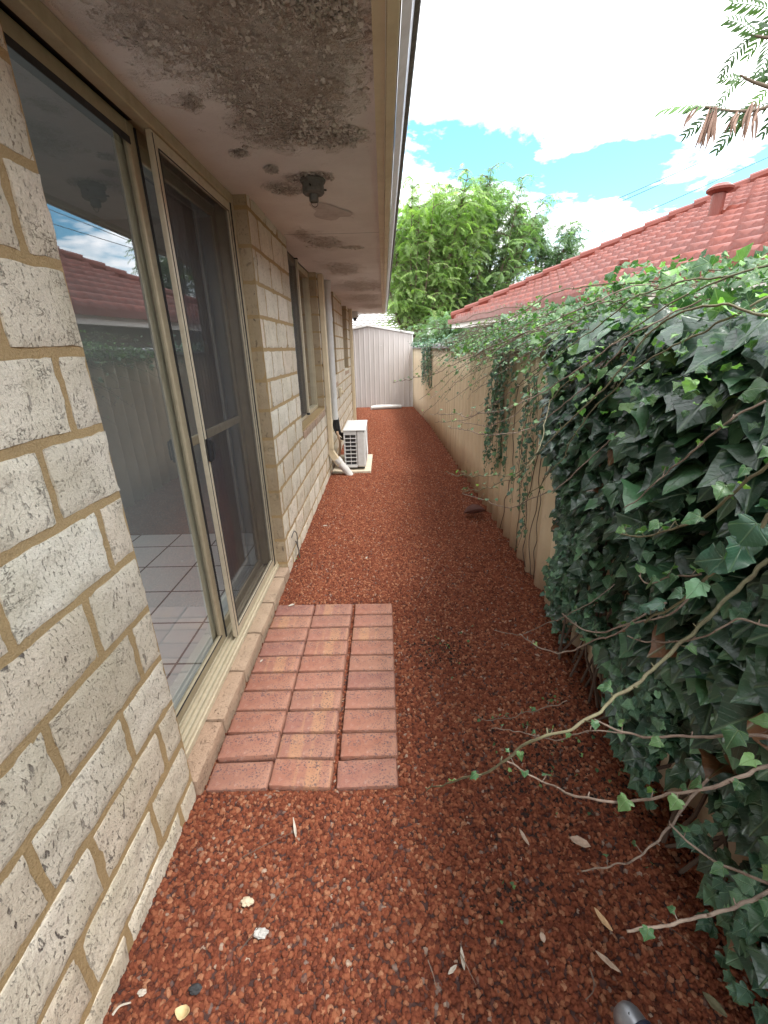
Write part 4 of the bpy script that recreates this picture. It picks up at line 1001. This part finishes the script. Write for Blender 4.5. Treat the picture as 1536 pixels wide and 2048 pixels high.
tag(rp.build('rolled_plastic', M['pvc'], smooth=False), 'long white rolled plastic tube lying on the gravel before the shed', 'tube')

# ------------------------------------------------------------------ neighbouring house
CR = ay(905, 636, 12.1); TH = R(9.7); _d = ray(1536, 352); _q = _d[0]/_d[1]; _ux, _uy = math.cos(TH)+math.sin(TH), math.sin(TH)-math.cos(TH)
_s = (_q*CR[1]-CR[0])/(_ux-_q*_uy); KPn = (H+_d[2]/_d[1]*(CR[1]+_s*_uy)-CR[2])/_s
nb = empty('neighbour_house', (CR[0], CR[1], 0), 'neighbouring house with glossy red tiled hip roof rising behind the fence', 'house')
nb.rotation_euler[2] = TH; EX, EY, EZ, KP, RS = CR[0], CR[1], CR[2]-.03, KPn, 6.3; print('pitch', KPn)
def nbl(P):
    c_, s_ = math.cos(TH), math.sin(TH); a, b_ = P[0]-EX, P[1]-EY
    return (EX+a*c_+b_*s_, EY-a*s_+b_*c_, P[2])
def onroof(px, py):
    d_ = ray(px, py); best = None
    for t in np.arange(6, 14, .01):
        q = nbl(d_*t+[0, 0, H])
        if q[2] < EZ+(q[0]-EX)*KP: return q
    return nbl(d_*9+[0, 0, H])
V = []; Fc = []; A = []
cstep = .315; du = .03; nrow = int(RS/cstep)
for j in range(nrow):
    s0, s1 = j*cstep, (j+1)*cstep+.02; yE = EY-s0
    ys = np.arange(-7, yE+.001, du); b = len(V)
    for i, y in enumerate(ys):
        ph = ((y+(.0 if j % 2 else .0)) % .30)/.30
        h_ = .054*max(0, math.sin(math.pi*ph/.5)) if ph < .5 else (.030*math.sin(math.pi*(ph-.5)/.34) if ph < .84 else 0.0)
        y1_ = min(y, EY-s1)
        V += [(EX+s0, y, EZ+s0*KP+h_*.7-.035), (EX+s0-.006, y, EZ+s0*KP+h_+.040), (EX+s1, y1_, EZ+s1*KP+h_*.45-.022)]
    for i in range(len(ys)-1):
        k = b+3*i; Fc += [(k, k+3, k+4, k+1), (k+1, k+4, k+5, k+2)]; c_ = (math.sin((j*57+int((ys[i]+50)/.30)*131))*43758.5) % 1; A += [c_, c_]
rf = npobj('roof', V, np.array(Fc), M['rtile'], nb, fattrs={'rnd': A}); rf['wl'] = list(nb.location)
mb = MB()      # other faces of the hip and the far eave
RX = EX+RS; mb.add([(EX, EY, EZ), (RX, EY-RS, EZ+RS*KP-.02), (RX+RS, EY, EZ), (RX, -7, EZ+RS*KP-.02), (RX+RS, -7, EZ)], [(0, 2, 1), (1, 2, 4, 3)]); mb.build('roof_back', M['rtile'], nb)
mb = MB()      # capping tiles on the hip
n_ = 24
for i in range(n_):
    t0, t1 = i/n_*RS, (i+1)/n_*RS+.06
    P0 = (EX+t0, EY-t0, EZ+t0*KP+.075); P1 = (EX+t1, EY-t1, EZ+t1*KP+.045); mb.tube([P0, P1], [.105, .085], 10)
for i in range(30):
    y0, y1 = EY-RS-i*.42, EY-RS-(i+1)*.42-.06; mb.tube([(RX, y0, EZ+RS*KP+.04), (RX, y1, EZ+RS*KP+.01)], [.105, .085], 10)
mb.build('ridge_cap', M['rtile'], rf)
mb = MB(); V0 = onroof(1428, 437); mb.lathe([(.11, -.35), (.085, -.1), (.085, .30), (.11, .30), (.165, .33), (.17, .36), (.10, .41), (.02, .43)], (V0[0], V0[1], V0[2]), 18); mb.build('roof_vent', M['rtile'], rf)
V0 = onroof(1245, 545); mb = MB(); mb.lathe([(.055, -.4), (.055, .10), (.07, .10), (.07, .15), (.02, .17)], V0, 12); mb.build('vent_pipe', M['rtile'], rf)
extrude_y([(EX-.10, EZ-.12), (EX-.02, EZ-.12), (EX-.01, EZ-.01), (EX-.11, EZ-.01)], -7, EY+.05, 'gutter', M['gut_red'], nb)
extrude_y([(EX-.015, EZ-.24), (EX+.012, EZ-.24), (EX+.012, EZ-.02), (EX-.008, EZ-.02)], -7, EY, 'fascia', M['whitepaint'], nb)
extrude_y([(EX+.0125, EZ-.22), (EX+.5, EZ-.22), (EX+.5, EZ-.20), (EX+.0125, EZ-.20)], -7, EY, 'eave_lining', M['whitepaint'], nb)
mb = MB(); mb.box(EX+.45, EX+8, -7, EY-.45, -.08, EZ-.221); mb.build('wall', M['room'], nb)
fh = empty('distant_house', (-1, 24, 0), 'distant house with pale grey wavy tiled roof seen over the shed', 'house')
V = []; Fc = []
for j in range(12):
    ys_ = np.arange(-6, 7, .06); b = len(V)
    for x in ys_:
        ph = (x % .3)/.3; h_ = .05*abs(math.sin(math.pi*ph)); V += [(x, 21+j*.33, 2.0+j*.125+h_), (x, 21+(j+1)*.33+.02, 2.0+(j+1)*.125+h_-.03)]
    for i in range(len(ys_)-1): k = b+2*i; Fc.append((k, k+2, k+3, k+1))
npobj('roof', V, np.array(Fc), M['gtile'], fh); mb = MB(); mb.box(-5.6, 6.4, 21.4, 24.9, -.08, 1.98); mb.build('wall', M['brick'], fh)
pf = MB()
for i in range(60): pf.box(-6+i*.25, -6+i*.25+.235, 14.6, 14.63, -.08, 1.75)
tag(pf.build('paling_fence', simple('weathered_timber', (.20, .17, .13), .85, dirt=.5)), 'weathered timber fence behind the shed and trees', 'fence')

# ------------------------------------------------------------------ trees
def tree(label, base, limbs, m, fr, nf, size, seed, group='feathery trees behind the shed', trunk_r=.16, hang=.5):
    """limbs: list of (x, z) tops in the plane around base; shoots fountain up and carry pinnate leaves"""
    r_ = random.Random(seed); t = empty('feathery_tree', base, label, 'tree', group); t['wl'] = list(base); mb = MB(); its = []; B = np.array(base)
    mb.tube(smoothpath([B+[0, 0, -.1], B+[.05, 0, .8], B+[-.05, 0, 1.5]], 8), np.linspace(trunk_r, trunk_r*.7, 8), 9)
    for (dx, dy, top) in limbs:
        tip = B+[dx, dy, top]; s0 = B+[r_.uniform(-.08, .08), r_.uniform(-.08, .08), r_.uniform(.9, 1.5)]; mid = (s0+tip)/2+[dx*.18, dy*.1, -.1+r_.uniform(0, .4)]
        P = smoothpath([s0, mid, tip], 22); mb.tube(P, np.linspace(trunk_r*.35, .008, 22), 6)
        side = []
        for i in range(5, 22, 1):
            for _ in range(2):
                a = r_.uniform(0, 6.283); L_ = (.85-.55*i/22)*r_.uniform(.4, 1.1)*size[1]; e = P[i]+np.array([math.cos(a)*L_, math.sin(a)*L_, r_.uniform(.0, .45)*L_]); Q = smoothpath([P[i], (P[i]+e)/2+[0, 0, .06], e], 6); mb.tube(Q, [.014, .012, .010, .008, .006, .004], 4); side.append(Q)
        side.append(P[14:])
        for Q in side:
            for _ in range(nf):
                p = Q[r_.randrange(1, len(Q))]+np.array([r_.gauss(0, .03)]*3); a = r_.uniform(0, 6.283)
                its.append((p, np.array([math.cos(a), math.sin(a), r_.uniform(-hang-.25, .55-hang*.4)]), np.array([0, 0, 1.0])+np.array([r_.gauss(0, .3), r_.gauss(0, .3), 0]), size[0]*r_.uniform(.7, 1.25), r_.random()*.92))
    mb.build('trunk', M['bark'], t, smooth=True, recalc=False); leaves_mesh('crown', its, fr, M[m], t, 'stuff'); return t
def limbset(tops, seed, dy=1.2):
    r_ = random.Random(seed); return [(x, r_.uniform(-dy, dy), z) for x, z in tops]
def arc_tops(x0, x1, zf, n, seed):
    r_ = random.Random(seed); return [(x0+(x1-x0)*(i+r_.random()*.8)/n, zf((i+.5)/n)*r_.uniform(.82, 1.0)) for i in range(n)]
tree('bright yellow green feathery tree, leftmost and tallest behind the shed', (1.0, 17.0, 0), limbset(arc_tops(-1.1, 2.4, lambda t: 5.4+1.3*math.sin(math.pi*min(1, t*.8)), 26, 1), 1), 'frond', FR_T, 7, (.34, 1.35), 21)
tree('mid green feathery tree between the bright one and the red roof', (3.4, 18.0, 0), limbset(arc_tops(-2.5, 2.3, lambda t: 6.2+.6*math.sin(math.pi*t), 38, 2), 2), 'frond_mid', FR_T, 6, (.34, 1.5), 22)
tree('thin sparse dark tree, rightmost before the red roof', (6.5, 18.5, 0), limbset(arc_tops(-1.0, 1.1, lambda t: 6.2-.9*t, 13, 3), 3, .8), 'frond_dark', FR_T, 4, (.40, .9), 23)
bt = empty('dark_bush', (2.2, 13.3, 0), 'low dark green bush crouching between the shed and the fence end', 'bush'); bt['wl'] = [2.2, 13.3, 0]; its = []
mb = MB()
for _ in range(260):
    a = random.uniform(0, 6.28); e = np.array([2.0+math.cos(a)*random.uniform(0, 1.5), 13.3+math.sin(a)*.6, random.uniform(.6, 2.15)]); Q = smoothpath([(2.2+random.uniform(-.7, .7), 13.3, .1), e*[.5, .5, .6]+[1.1, 6.65, 0], e], 6); mb.tube(Q, .01, 4)
    for _ in range(9): its.append((e+rv(.12), rv(.6)+[0, 0, -.3], np.array([0, 0, 1])+rv(.4), random.uniform(.22, .34), random.random()*.9))
mb.build('stems', M['bark'], bt, recalc=False); leaves_mesh('foliage', its, FR_T, M['frond_dark'], bt, 'stuff')
# overhanging branches near the camera, top right
nt = empty('overhanging_tree', (4.6, 2.3, 0), 'feathery tree whose branches and brown pods hang in at the top right', 'tree'); nt['wl'] = [4.6, 2.3, 0]
mb = MB(); mb.tube(smoothpath([(4.6, 2.3, -.1), (4.5, 2.35, 1.6), (4.2, 2.4, 2.6), (3.6, 2.5, 3.3)], 16), np.linspace(.13, .05, 16), 10)
D = 2.6; its = []; pods = MB()
def br(tr, y=D, r0=.012, r1=.004, nl=5, sz=.16, hang=.3):
    P = smoothpath([ay(a, b_, y) for a, b_ in tr], 18); mb.tube(P, np.linspace(r0, r1, 18), 6)
    for i in range(nl):
        p = P[min(17, 4+int(14*i/max(1, nl-1)))]; sg = (-1)**i
        its.append((p, np.array([-.6, random.uniform(-.3, .3), .55*sg-hang])+rv(.18), np.array([-.1, -.9, .4])+rv(.25), sz*random.uniform(.8, 1.2), random.random()*.9))
    return P
br([(1700, 60), (1620, 150), (1536, 213), (1470, 222), (1410, 214)], nl=7, sz=.15)
br([(1620, 150), (1560, 175), (1510, 165), (1480, 150)], nl=4, sz=.14)
br([(1700, 20), (1600, 60), (1545, 75), (1500, 70)], nl=6, sz=.16); br([(1700, -60), (1600, -20), (1540, 20)], nl=5, sz=.16)
P1 = ay(1700, 60, D); mb.tube(smoothpath([(3.6, 2.5, 3.3), (2.9, 2.55, 3.1), P1], 10), np.linspace(.045, .014, 10), 8); mb.tube(smoothpath([(3.6, 2.5, 3.3), (2.9, 2.5, 3.4), ay(1700, -60, D)], 10), np.linspace(.045, .014, 10), 8)
mb.tube(smoothpath([(3.3, 2.5, 3.3), (2.8, 2.55, 3.2), ay(1700, 20, D)], 10), np.linspace(.03, .012, 10), 8)
for (px, py, n_, ln) in [(1428, 212, 14, .17), (1512, 205, 9, .15), (1480, 222, 3, .11), (1395, 214, 2, .09)]:
    for _ in range(n_):
        P = ay(px+random.uniform(-7, 7), py+random.uniform(-4, 6), D+random.uniform(-.03, .03)); e = P+np.array([random.gauss(-.01, .018), random.gauss(0, .02), -ln*random.uniform(.6, 1.1)])
        Q = smoothpath([P, (P+e)/2+rv(.006), e], 7); V_, F_ = tube_np(Q, [.0015, .004, .006, .0065, .006, .004, .001], 5); pods.add(V_, [tuple(f) for f in F_])
mb.build('branch', M['bark'], nt, smooth=True, recalc=False); leaves_mesh('leaves', its, FR_N, M['frond_near'], nt)
pods.build('seed_pods', simple('dry_pod', (.24, .15, .11), .7, 0, .5, 40), nt, recalc=False)

# ------------------------------------------------------------------ power cables
for i, (a, b_, lab) in enumerate([((1140, 437), (1500, 280), 'upper left one of the overhead cables crossing the sky above the red roof'), ((1130, 450), (1505, 286), 'second overhead cable from the top above the red roof'), ((1180, 472), (1540, 312), 'third overhead cable from the top, thin and faint'), ((1300, 440), (1580, 340), 'lowest overhead cable, just above the roof vent')]):
    A_, B_ = ay(*a, 30), ay(*b_, 30); dv = B_-A_; P = smoothpath([A_-dv*1.5, A_-dv*.5+[0, 0, -.05], (A_+B_)/2-[0, 0, .05], B_+dv*.5, B_+dv*2], 30)
    c = MB(); c.tube(P, .019, 5); o = c.build('power_cable', M['wire'], recalc=False); tag(o, lab, 'cable', 'overhead power cables')

# ------------------------------------------------------------------ litter on the gravel
dry = simple('dry_leaf', (.46, .34, .26), .75, 0, .6, 60, .4, dcol=(.25, .15, .10)); pale = simple('bleached', (.42, .37, .31), .7, 0, .5, 60, .3); char = simple('charcoal', (.02, .02, .022), .7); twig = M['twig']
def pt(px, py, z=.0): return az(px, py, z)
def litter_leaf(name, px, py, L_, wd, ang, m, label, cat, curl=.3, cup=.25, z=.004):
    P = pt(px, py, z); V = []; n_ = 9; mW = 5
    for i in range(n_+1):
        t = i/n_; w_ = wd*math.sin(math.pi*min(1, t*.96+.03))**.8
        for j in range(mW+1):
            s_ = j/mW*2-1; V.append(((t-.5)*L_, s_*w_*.5*(1+.15*nz(t*5, s_, px, 2)), cup*w_*s_*s_+curl*L_*(t-.4)**2+.003*nz(t*4, s_*2, py, 2)))
    c_, s2 = math.cos(ang), math.sin(ang); V = [(P[0]+a*c_-b_*s2, P[1]+a*s2+b_*c_, P[2]+z2) for a, b_, z2 in V]
    Fc = [(i*(mW+1)+j, i*(mW+1)+j+1, (i+1)*(mW+1)+j+1, (i+1)*(mW+1)+j) for i in range(n_) for j in range(mW)]
    o = npobj(name, V, np.array(Fc), m, smooth=True); md = o.modifiers.new('thick', 'SOLIDIFY'); md.thickness = .0012; tag(o, label, cat); return o
litter_leaf('dry_leaf', 1160, 1686, .060, .030, -.5, dry, 'pale torn dry leaf on gravel below the arching shoots', 'leaf')
litter_leaf('dry_leaf', 1048, 1675, .050, .012, 1.9, dry, 'narrow tan dry leaf left of the torn pale leaf', 'leaf')
litter_leaf('seed_pod', 1205, 1843, .055, .016, 2.1, simple('tan_pod', (.55, .36, .20), .6, 0, .3), 'curved tan seed pod at the tip of the lowest shoot', 'seed pod', .8, .5)
litter_leaf('yellow_leaf', 367, 2028, .040, .026, -.2, simple('yellow_leaf', (.50, .38, .20), .6, 0, .3), 'pale yellow leaf at the bottom edge near the wall', 'leaf', 1.4)
litter_leaf('dry_leaf', 925, 1918, .045, .010, 1.6, pale, 'bleached narrow leaf with a twig, bottom centre of the path', 'leaf', .5)
litter_leaf('dry_leaf', 590, 1660, .058, .009, 1.9, pale, 'long bleached curled leaf just below the pavers', 'leaf', .9)
litter_leaf('dry_leaf', 660, 1210, .03, .015, .4, pale, 'small pale leaf at the rear edge of the pavers', 'leaf') if False else None
litter_leaf('dry_leaf', 583, 1211, .040, .018, .5, pale, 'small pale leaf beside the door sill at the rear pavers', 'leaf')
litter_leaf('dry_leaf', 650, 1052, .04, .02, .2, pale, 'pale leaf lying by the wall short of the downpipe', 'leaf')
litter_leaf('dry_leaf', 733, 1116, .03, .014, 1.2, pale, 'tiny pale leaf in the middle of the path beyond the pavers', 'leaf')
litter_leaf('dry_leaf', 523, 1322, .022, .010, 1.2, pale, 'tiny pale flake resting on the sixth row of pavers', 'leaf', z=.006)
litter_leaf('dry_leaf', 1215, 1925, .060, .014, -.8, dry, 'brown strap shaped leaf low on the right of the path', 'leaf')
litter_leaf('dry_leaf', 1085, 1875, .022, .015, 1.6, dry, 'short pinkish leaf left of the tan seed pod', 'leaf')
litter_leaf('dry_leaf', 905, 1880+60, .030, .010, .6, pale, 'small bleached scrap beside the bottom centre twig', 'leaf')
litter_leaf('green_leaf', 1428, 2010, .050, .022, 2.2, M['stem'], 'fallen dull green leaf in the bottom right corner', 'leaf')
litter_leaf('brown_dish', 950, 1026, .20, .13, .1, simple('rust_brown', (.10, .035, .025), .6), 'dark red brown curled bark piece lying against the fence foot', 'bark', .2, .5, .02)
def pebble(name, px, py, r_, m, label, cat):
    P = pt(px, py, .006); bm = bmesh.new(); bmesh.ops.create_icosphere(bm, subdivisions=3, radius=r_)
    for v in bm.verts: n2 = v.co.normalized(); v.co = Vector((v.co[0]*1.2, v.co[1]*.75, v.co[2]*.55))*(1+.45*mn.noise(n2*1.8+Vector((px, 0, 0)))+.2*mn.noise(n2*5))+Vector(P)
    me = bpy.data.meshes.new(name); bm.to_mesh(me); bm.free(); me.materials.append(m); o = bpy.data.objects.new(name, me); COL.objects.link(o); tag(o, label, cat)
pebble('white_stone', 495, 1803, .014, simple('cream_stone', (.46, .38, .27), .8, dirt=.6, dscale=60), 'cream stone chip on the gravel left of centre', 'stone')
pebble('white_stone', 522, 1866, .015, simple('white_stone', (.40, .39, .37), .8, dirt=.6, dscale=60), 'rough white stone just below the cream chip', 'stone')
pebble('charcoal_lump', 390, 1978, .013, char, 'black charcoal lump near the wall foot', 'charcoal')
pebble('white_stone', 284, 1985, .008, pale, 'small pale stone right against the wall foot', 'stone')
def twigo(tr, r_, label, m=twig, z=.008):
    mb = MB(); P = smoothpath([pt(a, b_, z+random.uniform(0, .006)) for a, b_ in tr], 12); mb.tube(P, np.linspace(r_, r_*.5, 12), 5); tag(mb.build('twig', m, recalc=False), label, 'twig')
twigo([(1180, 1938), (1188, 1965), (1185, 1985), (1170, 2000)], .0018, 'pale crooked twig low right on the gravel', M['stem_pale'])
twigo([(856, 1920), (868, 1955), (872, 1975), (885, 1980)], .0012, 'thin pale stalk left of the bottom centre leaf', M['stem_pale'])
twigo([(920, 1905), (935, 1935), (952, 1970)], .0015, 'straight pale twig crossing the bleached narrow leaf', M['stem_pale'])
twigo([(480, 1900), (505, 1870), (520, 1850), (560, 1790), (585, 1765)], .0015, 'long dark twig curving between wall and white stones')
twigo([(485, 1715), (530, 1690), (585, 1665)], .0016, 'dark twig pointing at the curled leaf below the pavers')
twigo([(835, 1195), (855, 1160), (885, 1110), (905, 1100)], .0016, 'long straw coloured stalk lying beyond the pavers', M['stem_pale'])
twigo([(225, 2030), (240, 2012), (262, 2005)], .003, 'bleached white twig at the bottom left wall foot', pale)
twigo([(1300, 1830), (1360, 1870), (1400, 1900)], .0015, 'brown twig in the shade under the lowest shoot')
# dark leaf mould and tiny weeds in the gravel
dk = []; wd_ = []
for (px, py, n_, s_) in [(890, 1300, 200, .09), (1080, 1520, 320, .12), (1150, 1400, 120, .10), (1020, 1790, 60, .06), (1200, 1580, 160, .12), (600, 1120, 60, .12)]:
    c0 = pt(px, py, 0)
    for _ in range(n_):
        x, y = random.gauss(c0[0], s_), random.gauss(c0[1], s_*.9)
        if x > .93: continue
        dk.append(((x, y, gz(x, y)+random.uniform(.004, .013)), rv(1)*[1, 1, .2], np.array([0, 0, 1])+rv(.3), random.uniform(.005, .014), random.random()*.9))
    for _ in range(max(4, n_//14)): wd_.append(((random.gauss(c0[0], s_), random.gauss(c0[1], s_), .004), rv(.5)+[0, 0, .5], rv(.5)+[0, 0, 1], random.uniform(.008, .016), random.random()*.9))
M['mould'] = leafmat('leaf_mould', (.02, .012, .010), (.05, .028, .02), (.05, .03, .02), .8, .2, .02)
tag(leaves_mesh('leaf_mould', dk, IVY_T, M['mould'], None, 'stuff'), 'dark rotted leaf crumbs in patches on the gravel', 'leaf mould')
tag(leaves_mesh('weed_sprouts', wd_, IVY_T, M['ivy_young'], None, 'stuff'), 'tiny green weed sprouts coming up through the gravel', 'weeds')
# metal tube end at the bottom edge
mt = empty('metal_tube', (.49, .44, 0), 'rounded silver end of a metal tube with dark blue grip at the bottom edge', 'tube')
tip = az(1236, 2008, .10); ddir = np.array([.35, -1.0, .10]); ddir /= np.linalg.norm(ddir)
silver = simple('brushed_silver', (.34, .35, .38), .4, .75, .4, 40, .1)
prof = [(0, .003), (.004, .017), (.012, .026), (.024, .031), (.06, .033), (.066, .033)]
mb = MB(); mb.tube([tip+ddir*a for a, _ in prof], [b_ for _, b_ in prof], 24); mb.build('end_cap', silver, mt, smooth=True)
mb = MB(); mb.tube([tip+ddir*.045, tip+ddir*.049, tip+ddir*.30], [.033, .036, .036], 24); mb.build('grip', simple('navy_rubber', (.02, .025, .05), .5), mt, smooth=False)
mb = MB(); P = tip+ddir*.022+np.array([-.002, -.006, .0305]); mb.lathe([(.0035, 0), (.003, .0008)], P, 10); mb.build('rivet', M['black'], mt)
for o in bpy.data.objects:
    if 'wl' in o: del o['wl']
